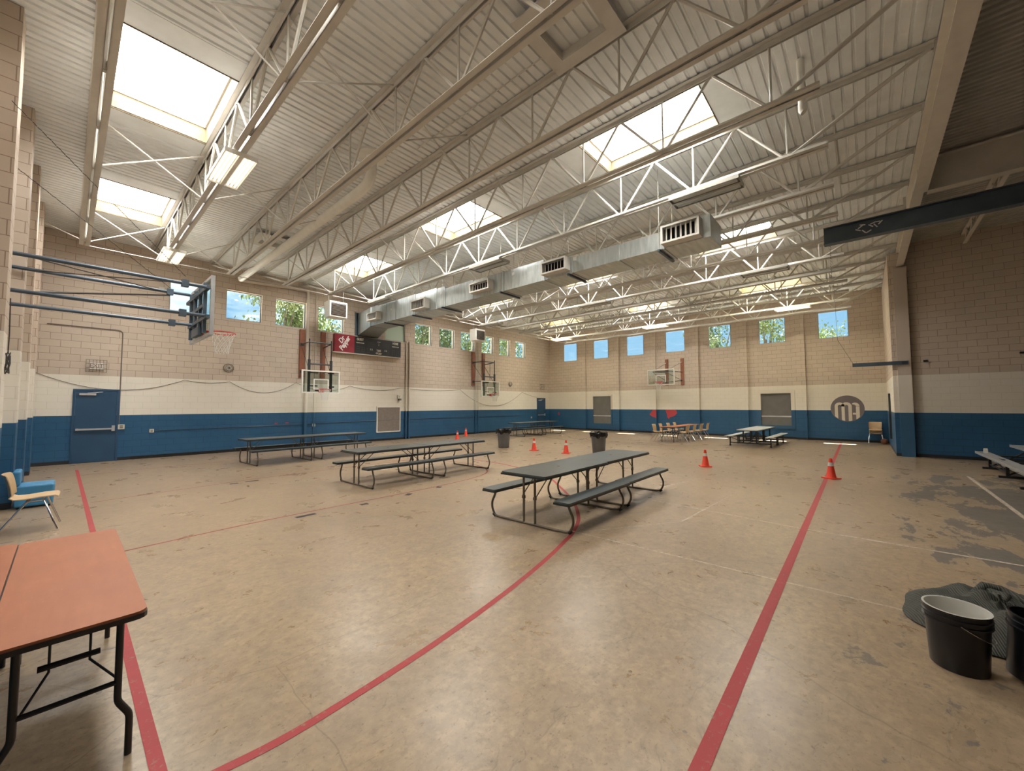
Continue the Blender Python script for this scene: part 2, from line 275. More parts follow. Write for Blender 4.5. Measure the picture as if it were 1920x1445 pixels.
# ------------------------------------------------------------------ mesh helpers
class MB:
    def __init__(s): s.v = []; s.f = []
    def add(s, vs, fs):
        k = len(s.v); s.v += [tuple(p) for p in vs]; s.f += [tuple(i + k for i in f) for f in fs]; return s
    def box(s, x0, x1, y0, y1, z0, z1, M=None):
        vs = [Vector((x, y, z)) for z in (z0, z1) for y in (y0, y1) for x in (x0, x1)]
        if M is not None: vs = [M @ v for v in vs]
        return s.add(vs, [(0, 2, 3, 1), (4, 5, 7, 6), (0, 1, 5, 4), (2, 6, 7, 3), (0, 4, 6, 2), (1, 3, 7, 5)])
    def rbox(s, x0, x1, y0, y1, z0, z1, r=0.05, seg=4, M=None):      # rounded in plan, flat top and bottom
        pts = []
        for cx, cy, a0 in ((x1 - r, y1 - r, 0), (x0 + r, y1 - r, 90), (x0 + r, y0 + r, 180), (x1 - r, y0 + r, 270)):
            for i in range(seg + 1):
                a = R(a0 + 90 * i / seg); pts.append((cx + r * math.cos(a), cy + r * math.sin(a)))
        return s.prism(pts, z0, z1, M)
    def prism(s, pts, z0, z1, M=None):
        n = len(pts); vs = [Vector((p[0], p[1], z)) for z in (z0, z1) for p in pts]
        if M is not None: vs = [M @ v for v in vs]
        return s.add(vs, [tuple(range(n))[::-1], tuple(range(n, 2 * n))] + [(i, (i + 1) % n, n + (i + 1) % n, n + i) for i in range(n)])
    def tube(s, pts, r, n=8, caps=True, closed=False):
        pts = [Vector(p) for p in pts]; k = len(pts); rings = []
        prev = None
        for i, p in enumerate(pts):
            if closed: d = pts[(i + 1) % k] - pts[i - 1]
            else: d = pts[min(i + 1, k - 1)] - pts[max(i - 1, 0)]
            d = d.normalized() if d.length > 1e-9 else Vector((0, 0, 1))
            if prev is None:
                a = Vector((0, 0, 1)) if abs(d.z) < 0.9 else Vector((1, 0, 0)); x = d.cross(a).normalized()
            else:
                x = prev - d * prev.dot(d); x = x.normalized() if x.length > 1e-6 else d.orthogonal().normalized()
            prev = x; y = d.cross(x)
            rr = r[i] if isinstance(r, (list, tuple)) else r
            rings.append([p + (x * math.cos(2 * math.pi * j / n) + y * math.sin(2 * math.pi * j / n)) * rr for j in range(n)])
        vs = [v for g in rings for v in g]; fs = []
        for i in range(k if closed else k - 1):
            a = i * n; b = ((i + 1) % k) * n
            for j in range(n): fs.append((a + j, a + (j + 1) % n, b + (j + 1) % n, b + j))
        if caps and not closed: fs += [tuple(range(n))[::-1], tuple(range((k - 1) * n, k * n))]
        return s.add(vs, fs)
    def lathe(s, prof, n=24, M=None, close=False):
        vs = []; fs = []; k = len(prof)
        for (r, z) in prof:
            for j in range(n):
                a = 2 * math.pi * j / n; vs.append(Vector((r * math.cos(a), r * math.sin(a), z)))
        for i in range(k - 1):
            for j in range(n): fs.append((i * n + j, i * n + (j + 1) % n, (i + 1) * n + (j + 1) % n, (i + 1) * n + j))
        if prof[0][0] > 1e-6: fs.append(tuple(range(n))[::-1])
        if prof[-1][0] > 1e-6 and not close: fs.append(tuple(range((k - 1) * n, k * n)))
        if M is not None: vs = [M @ v for v in vs]
        return s.add(vs, fs)
    def grid(s, P, thick=None):
        nu = len(P); nv = len(P[0]); vs = [Vector(p) for row in P for p in row]
        fs = [(i * nv + j, (i + 1) * nv + j, (i + 1) * nv + j + 1, i * nv + j + 1) for i in range(nu - 1) for j in range(nv - 1)]
        if thick:
            nr = [Vector((0, 0, 0)) for _ in vs]
            for f in fs:
                n = (vs[f[2]] - vs[f[0]]).cross(vs[f[3]] - vs[f[1]])
                for i in f: nr[i] += n
            m = len(vs); vs2 = [v - (n.normalized() * thick if n.length > 0 else n) for v, n in zip(vs, nr)]
            bd = [(i * nv, (i + 1) * nv) for i in range(nu - 1)][::-1]
            fs2 = [tuple(i + m for i in f[::-1]) for f in fs]
            rim = []
            loop = [i * nv for i in range(nu)] + [(nu - 1) * nv + j for j in range(1, nv)] + [i * nv + nv - 1 for i in range(nu - 2, -1, -1)] + [j for j in range(nv - 2, 0, -1)]
            for a, b in zip(loop, loop[1:] + loop[:1]): rim.append((b, a, a + m, b + m))
            return s.add(vs + vs2, fs + fs2 + rim)
        return s.add(vs, fs)
    def mesh(s, name, m, smooth=False):
        me = bpy.data.meshes.new(name); me.from_pydata(s.v, [], s.f); me.update()
        ms = m if isinstance(m, (list, tuple)) else [m]
        for q in ms: me.materials.append(q)
        if smooth:
            for p in me.polygons: p.use_smooth = True
            try: me.set_sharp_from_angle(angle=R(42))
            except Exception: pass
        return me
    def build(s, name, m, parent=None, smooth=False, loc=None):
        o = bpy.data.objects.new(name, s.mesh(name, m, smooth)); COL.objects.link(o)
        if parent is not None: o.parent = parent
        if loc is not None: o.location = loc
        return o
def tag(o, label=None, cat=None, group=None, kind=None):
    if label: o['label'] = label
    if cat: o['category'] = cat
    if group: o['group'] = group
    if kind: o['kind'] = kind
    return o
def thing(name, label, cat, loc=(0, 0, 0), rz=0.0, group=None):
    o = bpy.data.objects.new(name, None); COL.objects.link(o); o.location = loc; o.rotation_euler = (0, 0, rz); o.empty_display_size = 0.1
    return tag(o, label, cat, group)
def struct(mb, name, m, parent=None, smooth=False):
    o = mb.build(name, m, parent, smooth)
    if parent is None: o['kind'] = 'structure'
    return o
def kids(o): return [c for c in bpy.data.objects if c.parent == o]
def dup(o, loc=None, rz=None, label=None, group=None, parent=None):
    table = {}
    for c in bpy.data.objects:
        if c.parent is not None: table.setdefault(c.parent, []).append(c)
    def rec(src, par):
        c = src.copy(); COL.objects.link(c)
        c.parent = par
        for ch in table.get(src, []): rec(ch, c)
        return c
    c = rec(o, parent)
    if loc is not None: c.location = loc
    if rz is not None: c.rotation_euler = (0, 0, rz)
    if label: c['label'] = label
    if group: c['group'] = group
    return c
def text(name, s, size, m, parent, origin, xdir, ydir, depth=0.004, shear=0.0, align='CENTER', sx=1.0, bold=0.0):
    cu = bpy.data.curves.new(name, 'FONT'); cu.body = s; cu.size = size; cu.extrude = depth; cu.align_x = align; cu.align_y = 'CENTER'; cu.shear = shear; cu.offset = bold
    o = bpy.data.objects.new(name, cu); COL.objects.link(o)
    dg = bpy.context.evaluated_depsgraph_get(); me = bpy.data.meshes.new_from_object(o.evaluated_get(dg)); bpy.data.objects.remove(o, do_unlink=True)
    x = Vector(xdir).normalized(); y = Vector(ydir).normalized(); z = x.cross(y)
    M = Matrix(((x.x, y.x, z.x, origin[0]), (x.y, y.y, z.y, origin[1]), (x.z, y.z, z.z, origin[2]), (0, 0, 0, 1)))
    S = Matrix.Diagonal((sx, 1, 1, 1)); me.transform(M @ S); me.materials.clear(); me.materials.append(m)
    ob = bpy.data.objects.new(name, me); COL.objects.link(ob); ob.parent = parent; return ob
def path_round(pts, r=0.08, seg=5):      # rounds the corners of a polyline
    pts = [Vector(p) for p in pts]; out = [pts[0]]
    for i in range(1, len(pts) - 1):
        a = (pts[i - 1] - pts[i]); b = (pts[i + 1] - pts[i]); d = min(r, a.length * 0.45, b.length * 0.45)
        p0 = pts[i] + a.normalized() * d; p1 = pts[i] + b.normalized() * d
        for k in range(seg + 1):
            t = k / seg; out.append((1 - t) ** 2 * p0 + 2 * t * (1 - t) * pts[i] + t * t * p1)
    out.append(pts[-1]); return out
ORD = ['first', 'second', 'third', 'fourth', 'fifth', 'sixth', 'seventh', 'eighth', 'ninth', 'tenth', 'eleventh', 'twelfth', 'thirteenth', 'fourteenth', 'fifteenth', 'sixteenth']

# ------------------------------------------------------------------ dimensions (metres)
XW, XE, YN, YR = -0.95, 23.93, 17.60, -0.72          # left wall, far right wall, scoreboard wall, return wall face
YS, XA = -9.0, 18.35                                  # back and far wall of the side bay
ZD = 6.90                                             # underside of roof deck
ZROOF = 7.42
JX = [0.17 + 1.59 * k for k in range(15)]

def holed(mb, us, zs, holes, put, t):
    # wall as front/back skins plus reveals; put(u, z, d) -> 3-D point, d = 0 inside .. t outside
    us = sorted(set([round(a, 4) for a in us] + [round(h[i], 4) for h in holes for i in (0, 1)])); zs = sorted(set([round(a, 4) for a in zs] + [round(h[i], 4) for h in holes for i in (2, 3)]))
    def solid(i, j):
        if i < 0 or j < 0 or i >= len(us) - 1 or j >= len(zs) - 1: return False
        cu = (us[i] + us[i + 1]) / 2; cz = (zs[j] + zs[j + 1]) / 2
        return not any(h[0] < cu < h[1] and h[2] < cz < h[3] for h in holes)
    for i in range(len(us) - 1):
        for j in range(len(zs) - 1):
            if not solid(i, j): continue
            a, b, c, d = us[i], us[i + 1], zs[j], zs[j + 1]
            mb.add([put(a, c, 0), put(b, c, 0), put(b, d, 0), put(a, d, 0)], [(0, 1, 2, 3)])
            mb.add([put(a, c, t), put(b, c, t), put(b, d, t), put(a, d, t)], [(3, 2, 1, 0)])
            for di, dj, (u0, z0, u1, z1) in ((-1, 0, (a, c, a, d)), (1, 0, (b, c, b, d)), (0, -1, (a, c, b, c)), (0, 1, (a, d, b, d))):
                if not solid(i + di, j + dj): mb.add([put(u0, z0, 0), put(u1, z1, 0), put(u1, z1, t), put(u0, z0, t)], [(0, 1, 2, 3)])
    return mb

# ------------------------------------------------------------------ floor
floor = struct(MB().box(XW - 0.3, XE + 0.3, YS - 0.2, YN + 0.3, -0.2, 0.0), 'floor', M_FLOOR)
def ribbon(pts, w, z=0.0015):
    mb = MB(); P = []
    pts = [Vector((p[0], p[1], 0)) for p in pts]
    for i, p in enumerate(pts):
        d = (pts[min(i + 1, len(pts) - 1)] - pts[max(i - 1, 0)]).normalized(); n = Vector((-d.y, d.x, 0))
        ww = w[i] if isinstance(w, (list, tuple)) else w
        P.append([p + n * ww / 2 + Vector((0, 0, z)), p - n * ww / 2 + Vector((0, 0, z))])
    return mb.grid(P)
def arc(cx, cy, r, a0, a1, n=40): return [(cx + r * math.cos(R(a0 + (a1 - a0) * i / n)), cy + r * math.sin(R(a0 + (a1 - a0) * i / n))) for i in range(n + 1)]
def line(name, pts, w, m, z=0.0015): return ribbon(pts, w, z).build(name, m, floor)
line('sideline', [(-0.5, 0.60), (2.0, 0.635), (11.0, 0.72), (23.0, 0.85)], 0.078, M_RED, 0.0024)
line('baseline', [(0.345, -1.0), (0.345, 4.5), (0.30, 8.0), (0.25, 15.8)], 0.058, M_RED, 0.0030)
arc_pts = [(0.50, 2.30), (0.85, 2.27), (1.46, 2.31), (1.98, 2.37), (2.71, 2.49), (3.53, 2.67), (4.18, 2.85), (4.55, 2.97), (5.2, 3.29), (6.05, 3.95), (6.85, 4.77), (7.59, 5.62), (8.1, 6.7), (8.45, 8.0), (8.55, 9.3)]
def spline(p, k=6):
    out = []
    for i in range(len(p) - 1):
        a = p[max(i - 1, 0)]; b = p[i]; c = p[i + 1]; d = p[min(i + 2, len(p) - 1)]
        for s in range(k):
            t = s / k; out.append(tuple(0.5 * (2 * b[q] + (c[q] - a[q]) * t + (2 * a[q] - 5 * b[q] + 4 * c[q] - d[q]) * t * t + (-a[q] + 3 * b[q] - 3 * c[q] + d[q]) * t ** 3) for q in (0, 1)))
    out.append(p[-1]); return out
line('three_point_arc', spline(arc_pts), 0.055, M_RED, 0.0018)
line('lane_line', spline([(0.40, 6.52), (2.04, 6.69), (4.2, 6.72), (5.7, 6.8), (6.82, 7.03), (7.45, 7.54), (7.8, 8.3), (7.85, 9.2), (7.5, 10.3), (6.6, 11.1)]), 0.035, M_THINRED)
line('lane_line', [(0.35, 10.25), (3.0, 10.67), (7.0, 10.7)], 0.030, M_THINRED, 0.0020)
line('lane_line', [(0.29, 14.49), (2.02, 14.68), (8.5, 14.8)], 0.030, M_THINRED)
for x, y, a, w in ((2.52, 6.50, 0.05, 0.30), (2.50, 10.36, 0.0, 0.16), (2.85, 10.40, 0.0, 0.26), (3.47, 6.50, 0.0, 0.14), (4.4, 6.52, 0.3, 0.14), (5.2, 6.62, 0.3, 0.12)):
    line('lane_mark', [(x - w / 2, y), (x + w / 2, y + a * 0.3)], 0.10, M_DARKLINE, 0.0022)
line('service_line', [(4.58, 3.1), (4.62, 0.73), (4.66, -1.6)], 0.030, M_WHITE_LINE, 0.0021)
line('service_line', [(7.0, 2.9), (6.74, 0.73), (6.66, -4.5)], 0.045, M_WHITE_LINE, 0.0021)
line('service_line', [(7.49, 3.34), (8.68, 3.09), (9.7, 2.9)], 0.045, M_WHITE_LINE)
line('service_line', [(14.1, -1.74), (9.55, -1.71), (6.0, -1.69)], 0.06, M_WHITE_LINE)
line('joint_line', [(4.66, 2.88), (6.0, 2.05), (9.0, 1.9)], 0.02, M_WHITE_LINE)
line('far_arc', arc(20.4, 9.0, 3.8, 125, 235), 0.04, M_DARKLINE)
line('far_arc', arc(22.9, 9.2, 6.8, 105, 255), 0.045, M_DARKLINE)
line('far_arc', arc(18.5, 9.1, 1.8, 0, 300), 0.035, M_THINRED, 0.002)

# ------------------------------------------------------------------ walls
def nice(o, k='wall'): return o
WZ0, WZ1 = 4.955, 6.045
north_w = [(2.21, 3.38), (3.82, 4.99), (5.48, 6.64), (7.14, 8.28), (8.79, 9.98), (10.37, 11.51), (12.10, 13.20), (13.69, 14.82), (15.27, 16.37), (16.95, 18.02), (18.55, 19.61), (20.15, 21.23)]
east_w = [(15.13, 16.25), (12.69, 13.80), (10.24, 11.37), (7.76, 8.88), (5.33, 6.46), (2.87, 4.02), (0.44, 1.57)]
TN, TE = 0.30, 0.07
put_n = lambda u, z, d: Vector((u, YN + d, z))
put_e = lambda u, z, d: Vector((XE + d, u, z))
wall_n = struct(holed(MB(), [XW - 0.3, XE + 0.3], [-0.05, ZROOF], [(a, b, WZ0, WZ1) for a, b in north_w], put_n, TN), 'wall_north', M_BLOCK)
wall_e = struct(holed(MB(), [YS, YN + 0.3], [-0.05, ZROOF], [(a, b, 4.84, 6.10) for a, b in east_w] + [(12.55, 13.88, 0.47, 2.29), (2.74, 4.03, 0.65, 2.26)], put_e, TE), 'wall_east', M_BLOCK)
wall_w = struct(MB().box(XW - 0.3, XW, YS - 0.2, YN + 0.3, -0.05, ZROOF), 'wall_west', M_BLOCK)
for y1 in (5.95, 8.45, 11.10, 13.60, 15.90):
    MB().box(XW, -0.55, y1 - 0.42, y1, 0, ZD).build('pilaster', M_BLOCK, wall_w)
for a, b in ((14.37, 14.91), (11.89, 12.36), (9.46, 9.95), (6.99, 7.47), (4.57, 5.03), (2.11, 2.56)):
    MB().box(XE - 0.16, XE, a, b, 0, 6.30).build('pilaster', M_BLOCK, wall_e)
wall_s = struct(MB().box(XW - 0.3, XE + 0.3, YS - 0.3, YS, -0.05, ZROOF), 'wall_south', M_BLOCK)
wall_r = struct(MB().box(18.20, XE, YR - 0.34, YR, 0, 6.74), 'wall_return', M_BLOCK)
MB().box(18.12, 18.28, -1.16, -0.84, 0, 6.20).build('column', M_BAND, wall_r)
MB().box(20.6, 20.7, YR, YR + 0.06, 0.4, 2.1).build('slot_cover', M_BLACKSATIN, wall_r)
wall_a = struct(MB().box(XA, XA + 0.25, YS, YR - 0.34, -0.05, ZROOF), 'wall_alcove', M_BLOCK)
struct(MB().box(XE - 0.03, XE, YR, YN, 0, 0.10), 'baseboard_east', M_BLACK)
struct(MB().box(1.4, XE, YN - 0.012, YN, 0, 0.10), 'baseboard_north', M_BLACK)

def window(n, ax, a, b, z0, z1, panel=None):
    base = (a + b) / 2
    loc = (base, YN, z0) if ax == 'n' else (XE, base, z0)
    w = bpy.data.objects.new('window_%d' % n, None); COL.objects.link(w); w.location = loc; w['kind'] = 'structure'
    hw = (b - a) / 2; H = z1 - z0; f = 0.035
    def bx(mb, u0, u1, d0, d1, q0, q1):
        return mb.box(u0, u1, d0, d1, q0, q1) if ax == 'n' else mb.box(d0, d1, u0, u1, q0, q1)
    fr = MB(); d0, d1 = (0.10, 0.16) if ax == 'n' else (0.02, 0.05)
    for u0, u1, q0, q1 in ((-hw, hw, 0, f), (-hw, hw, H - f, H), (-hw, -hw + f, f, H - f), (hw - f, hw, f, H - f)): bx(fr, u0, u1, d0, d1, q0, q1)
    fr.build('window_frame', M_WINFRAME, w)
    bx(MB(), -hw + f, hw - f, (d0 + d1) / 2 - 0.004, (d0 + d1) / 2 + 0.004, f, H - f).build('window_pane', panel or M_GLASS, w)
    return w
k = 1
MB().box(8.79, 9.98, YN + 0.10, YN + 0.13, WZ0, WZ1).build('blank_panel', M_BLUESTEEL, wall_n)
MB().box(8.80, 8.84, YN - 0.02, YN + 0.10, WZ0, WZ1).build('panel_trim', M_GREYTRIM, wall_n)
for a, b in north_w:
    if abs(a - 8.79) < 0.01: continue
    window(k, 'n', a, b, WZ0, WZ1, M_GREENPANEL if abs(a - 10.37) < 0.01 else None); k += 1
for a, b in east_w: window(k, 'e', a, b, 4.84, 6.10); k += 1

# ------------------------------------------------------------------ ceiling: ribbed steel deck, skylight wells, girders
SKX = [0, 4, 8, 12]; SKY = [(1.83, 4.12), (7.32, 9.61), (12.80, 15.09)]
holes = []
for kx in SKX:
    for (a, b) in SKY: holes.append((JX[kx] + 0.085, JX[kx + 1] - 0.085, a, b))
pitch = 0.1524
mb = MB(); y = -1.10
ys = []
while y < YN: ys.append(y); y += pitch
xb = sorted(set([XW, XE] + [h[0] for h in holes] + [h[1] for h in holes]))
for i in range(len(xb) - 1):
    cx = (xb[i] + xb[i + 1]) / 2; prof = []; runs = []
    for yy in ys:
        c = yy + pitch / 2
        if any(h[0] < cx < h[1] and h[2] - 0.02 < c < h[3] + 0.02 for h in holes):
            if prof: runs.append(prof); prof = []
            continue
        prof += [(yy, ZD), (yy + 0.100, ZD), (yy + 0.114, ZD + 0.026), (yy + 0.138, ZD + 0.026), (yy + pitch, ZD)]
    if prof: runs.append(prof)
    for pr in runs: mb.grid([[(xb[i], p[0], p[1]) for p in pr], [(xb[i + 1], p[0], p[1]) for p in pr]])
ceiling = struct(mb, 'ceiling', M_DECK)
# unseen slab added above the deck to stop sun leaks, with the same openings
put_r = lambda u, v, d: Vector((u, v, ZROOF - 0.30 + d))
rf = holed(MB(), [XW - 0.3, XE + 0.3], [YS - 0.3, YN + 0.3], [(h[0] + 0.002, h[1] - 0.002, h[2] + 0.002, h[3] - 0.002) for h in holes], put_r, 0.30)
rf.build('sun_block_slab', M_DECK2, ceiling)
# side bay deck, ribs running the other way
mb = MB(); prof = []; x = XW
while x < XA:
    prof += [(x, 7.0), (x + 0.06, 7.0), (x + 0.075, 7.035), (x + 0.12, 7.035), (x + 0.135, 7.0)]; x += 0.135
mb.grid([[(p[0], YS, p[1]) for p in prof], [(p[0], -1.12, p[1]) for p in prof]])
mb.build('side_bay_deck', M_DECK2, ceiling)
MB().box(XW, XE, -1.14, -1.10, ZD - 0.18, 7.1).build('deck_closure', M_DECK, ceiling)
si = 0
for ik, kx in enumerate(SKX):
    for iy, (a, b) in enumerate(SKY):
        x0, x1 = JX[kx] + 0.085, JX[kx + 1] - 0.085
        nm = ['nearest the left wall', 'in the second row from the left', 'in the third row from the left', 'nearest the far right wall'][ik]
        ny = ['closest to the girder', 'in the middle of its row', 'closest to the scoreboard wall'][iy]
        t = thing('skylight', 'bright square skylight %s, %s' % (nm, ny), 'skylight', ((x0 + x1) / 2, (a + b) / 2, ZD), 0, 'roof skylights')
        hx = (x1 - x0) / 2; hy = (b - a) / 2; ex = 0.0
        w1 = MB(); zz0, zz1 = 0.0, 0.34
        for bx in ((-hx, -hx + 0.02, -hy, hy), (hx - 0.02, hx, -hy, hy), (-hx, hx, -hy, -hy + 0.02), (-hx, hx, hy - 0.02, hy)): w1.box(bx[0], bx[1], bx[2], bx[3], zz0 - 0.02, zz1)
        w1.build('curb', M_OSB, t)
        w2 = MB(); e = 0.05
        for bx in ((-hx + .02, -hx + e, -hy + .02, hy - .02), (hx - e, hx - .02, -hy + .02, hy - .02), (-hx + e, hx - e, -hy + .02, -hy + e), (-hx + e, hx - e, hy - e, hy - .02)): w2.box(bx[0], bx[1], bx[2], bx[3], zz1 - 0.05, zz1)
        w2.build('curb_frame', M_STEEL, t)
        MB().box(-hx + 0.004, hx - 0.004, -hy + 0.004, hy - 0.004, zz1, zz1 + 0.03).build('skylight_dome', M_SKYYELLOW if (ik == 3 and iy != 1) else M_SKYPANE[ik], t)
        MB().box(-hx - 0.04, hx + 0.04, -hy - 0.46, -hy, -0.006, -0.002).build('deck_trim', M_DECK, t)
        MB().box(-hx - 0.04, hx + 0.04, hy, hy + 0.46, -0.006, -0.002).build('deck_trim', M_DECK, t)
# girder line
def ibeam(mb, x0, x1, yc, z0, z1, fw, tf=0.018, tw=0.014, axis='x'):
    def b(u0, u1, v0, v1, a, c):
        if axis == 'x': mb.box(u0, u1, v0, v1, a, c)
        else: mb.box(v0, v1, u0, u1, a, c)
    b(x0, x1, yc - fw / 2, yc + fw / 2, z0, z0 + tf); b(x0, x1, yc - fw / 2, yc + fw / 2, z1 - tf, z1); b(x0, x1, yc - tw / 2, yc + tw / 2, z0 + tf, z1 - tf); return mb
g = thing('roof_girder', 'long beige steel girder carrying the truss ends beside the side bay', 'girder', (0, -1.04, 6.2))
ibeam(MB(), XW, 12.0, 0.0, 0.0, 0.54, 0.22).build('beam', M_GIRDER, g)
ibeam(MB(), 12.0, 18.2, 0.02, 0.06, 0.54, 0.18).build('beam', M_GIRDER, g)
g2 = thing('cross_beam', 'deep beige steel beam crossing the side bay ceiling from the girder', 'beam', (12.05, -1.15, 6.2))
ibeam(MB(), -7.85, 0.0, 0.0, 0.0, 0.72, 0.20, axis='y').build('beam', M_GIRDER, g2)
g3 = thing('steel_channel', 'dark blue grey steel beam with white chalk marks poking into the hall', 'beam', (12.0, 0.6, 5.5))
ibeam(MB(), -8.0, 0.0, 0.0, 0.0, 0.40, 0.20, axis='y').build('beam', M_BLUESTEEL, g3)
ck = MB()
for (y, z, a) in ((-0.62, 0.20, .5), (-0.66, 0.26, -.6), (-0.72, 0.14, .9), (-0.70, 0.30, .2), (-0.80, 0.12, -.5), (-0.84, 0.24, .7), (-0.88, 0.29, -.3), (-0.92, 0.22, 1.0), (-0.95, 0.30, .1), (-1.0, 0.27, -.8)):
    ck.box(-0.006, 0.0, -0.05, 0.05, -0.011, 0.011, Matrix.Translation((-0.0085, y, z)) @ Matrix.Rotation(a, 4, 'X'))
ck.build('chalk_marks', M_WHITE, g3)
for y in (-1.4, -3.3, -6.0): MB().box(-0.02, 0.02, y - 0.02, y + 0.02, 0.40, 0.70).build('hanger', M_GIRDER, g3)
ch = MB()
for i in range(22): ch.tube([(0.0, -0.12 + 0.02 * (i % 2), -0.035 * i), (0.0, -0.10 - 0.02 * (i % 2), -0.035 * i - 0.03)], 0.006, 5)
ch.build('chain', M_CHROME, g3)
j2 = thing('side_bay_joist', 'small steel truss under the dim deck of the side bay', 'truss', (12.2, -2.45, 6.6))
jm = MB(); jm.box(0, 6.1, -0.04, 0.04, 0.34, 0.39).box(0.4, 5.9, -0.04, 0.04, 0, 0.03)
jm.build('chords', M_GIRDER, j2); wb = MB()
for i in range(14): wb.tube([(0.3 + 0.4 * i, 0, 0.36 if i % 2 else 0.02), (0.7 + 0.4 * i, 0, 0.02 if i % 2 else 0.36)], 0.015, 5)
wb.build('web', M_GIRDER, j2)

# ------------------------------------------------------------------ roof joists
ZB = 5.93; ZT = 6.80
def ell(mb, x0, sx, y0, y1, z0, up, w=0.082, t=0.009):      # an angle section along y
    xx = sorted((x0, x0 + sx * w)); mb.box(xx[0], xx[1], y0, y1, z0 if up else z0 - t, z0 + t if up else z0)
    xx = sorted((x0, x0 + sx * t)); mb.box(xx[0], xx[1], y0, y1, z0 if up else z0 - w, z0 + w if up else z0)
def make_joist(label):
    t = thing('roof_joist', label, 'truss', (0, 0, 0), 0, 'steel roof trusses')
    a = MB(); ell(a, 0.018, 1, -0.95, YN, ZT + 0.085, False); ell(a, -0.018, -1, -0.95, YN, ZT + 0.085, False); a.build('top_chord', M_STEEL, t)
    b = MB(); ell(b, 0.018, 1, 0.30, 15.15, ZB - 0.02, True); ell(b, -0.018, -1, 0.30, 15.15, ZB - 0.02, True); b.build('bottom_chord', M_STEEL, t)
    nodes = [0.85 + 1.54 * i for i in range(10)]
    def bar(p, q, r, nm): MB().tube([p, q], r, 6).build(nm, M_STEEL, t)
    for i, yb in enumerate(nodes):
        bar((0, yb, ZB), (0, yb, ZT + 0.05), 0.017, 'vertical_bar')
        if i > 0: bar((0, yb - 0.03, ZB), (0, yb - 0.77, ZT + 0.05), 0.024, 'diagonal_bar')
        if i < 9: bar((0, yb + 0.03, ZB), (0, yb + 0.77, ZT + 0.05), 0.024, 'diagonal_bar')
    bar((0, nodes[0], ZB), (0, -0.88, ZT + 0.03), 0.030, 'end_diagonal'); bar((0, nodes[-1], ZB), (0, YN - 0.06, ZT + 0.02), 0.030, 'end_diagonal')
    MB().box(-0.07, 0.07, -1.12, -0.92, ZT - 0.055, ZT + 0.083).build('seat', M_STEEL, t)
    return t
J0 = make_joist('steel roof truss nearest the left wall')
joists = [J0]; J0.location = (JX[0], 0, 0)
for k in range(1, 15):
    joists.append(dup(J0, (JX[k], 0, 0), label=('%s steel roof truss counted from the left wall' % ORD[k]) if k < 14 else 'steel roof truss nearest the far right wall'))
def make_bridge(label, w, y):
    t = thing('cross_bridging', label, 'bracing', (0, 0, 0), 0, 'cross bracing between the trusses')
    MB().tube([(0.03, 0, ZB + 0.01), (w - 0.03, 0, ZT + 0.05)], 0.013, 5).build('brace_bar', M_STEEL, t)
    MB().tube([(0.03, 0.03, ZT + 0.05), (w - 0.03, 0.03, ZB + 0.01)], 0.013, 5).build('brace_bar', M_STEEL, t)
    return t
b0 = None
for k in range(14):
    for iy, yb in enumerate((5.5, 10.0, 14.9)):
        lab = 'cross brace between the %s and %s roof trusses, %s' % (ORD[k], ORD[k + 1], ('nearest the girder', 'at mid span', 'nearest the scoreboard wall')[iy])
        if b0 is None: b0 = make_bridge(lab, 1.59, yb); b0.location = (JX[k], yb, 0)
        else: dup(b0, (JX[k], yb, 0), label=lab)
for iy, yb in enumerate((15.05, 4.6)):
    t = thing('bridging_rod', ['long thin rod tying the truss bottoms near the scoreboard wall', 'long thin rod tying the truss bottoms near the girder'][iy], 'bracing', (0, yb, ZB - 0.035))
    MB().tube([(JX[0] if iy == 0 else JX[5], 0, 0), (JX[14], 0, 0)], 0.011, 5).build('rod', M_STEEL, t)
tw = thing('wall_tie', 'thin angle brace from the first truss down to the scoreboard wall corner', 'bracing', (XW, 16.0, 6.0))
MB().tube([(0.0, 0.2, 0.75), (1.1, -0.95, 0.0)], 0.014, 5).build('rod', M_STEEL, tw)

# ------------------------------------------------------------------ light fixtures
def make_light(state):
    t = thing('hanging_light', 'x', 'light fixture', (0, 0, 0), 0, 'fluorescent high bay lights')
    a = MB().box(-0.235, 0.235, -0.63, 0.63, 0.055, 0.075).box(-0.235, -0.225, -0.63, 0.63, 0, 0.055).box(0.225, 0.235, -0.63, 0.63, 0, 0.055).box(-0.225, 0.225, -0.63, -0.62, 0, 0.055).box(-0.225, 0.225, 0.62, 0.63, 0, 0.055).box(-0.03, 0.03, -0.62, 0.62, 0.0, 0.055)
    a.build('housing', M_STEEL_W if state else M_REFLECTOR, t)
    a = MB()
    for s in (-1, 1): a.box(s * 0.128 - 0.09, s * 0.128 + 0.09, -0.61, 0.61, 0.048, 0.053)
    a.build('reflector', M_REFLECTOR, t)
    m = {2: M_LITTUBE, 1: M_DIMTUBE, 0: M_OFFTUBE}[state]
    for s in (-1, 1):
        for k in (-1, 0, 1):
            MB().tube([(s * 0.128 + k * 0.058, -0.58, 0.022), (s * 0.128 + k * 0.058, 0.58, 0.022)], 0.016, 8).build('tube_lamp', m, t)
    a = MB()
    for yy in (-0.5, 0.5): a.tube([(0, yy, 0.07), (0, yy, 0.14)], 0.006, 5)
    a.build('hanger', M_STEEL, t)
    return t
protos = {}
LG = [(1.81, 8.2, 2, 'lit twin tube light fixture under the second truss, nearest the camera'), (1.81, 14.25, 2, 'lit twin tube light fixture under the second truss, near the scoreboard wall')]
rows = ['closest to the girder', 'in the middle of the row', 'closest to the scoreboard wall']
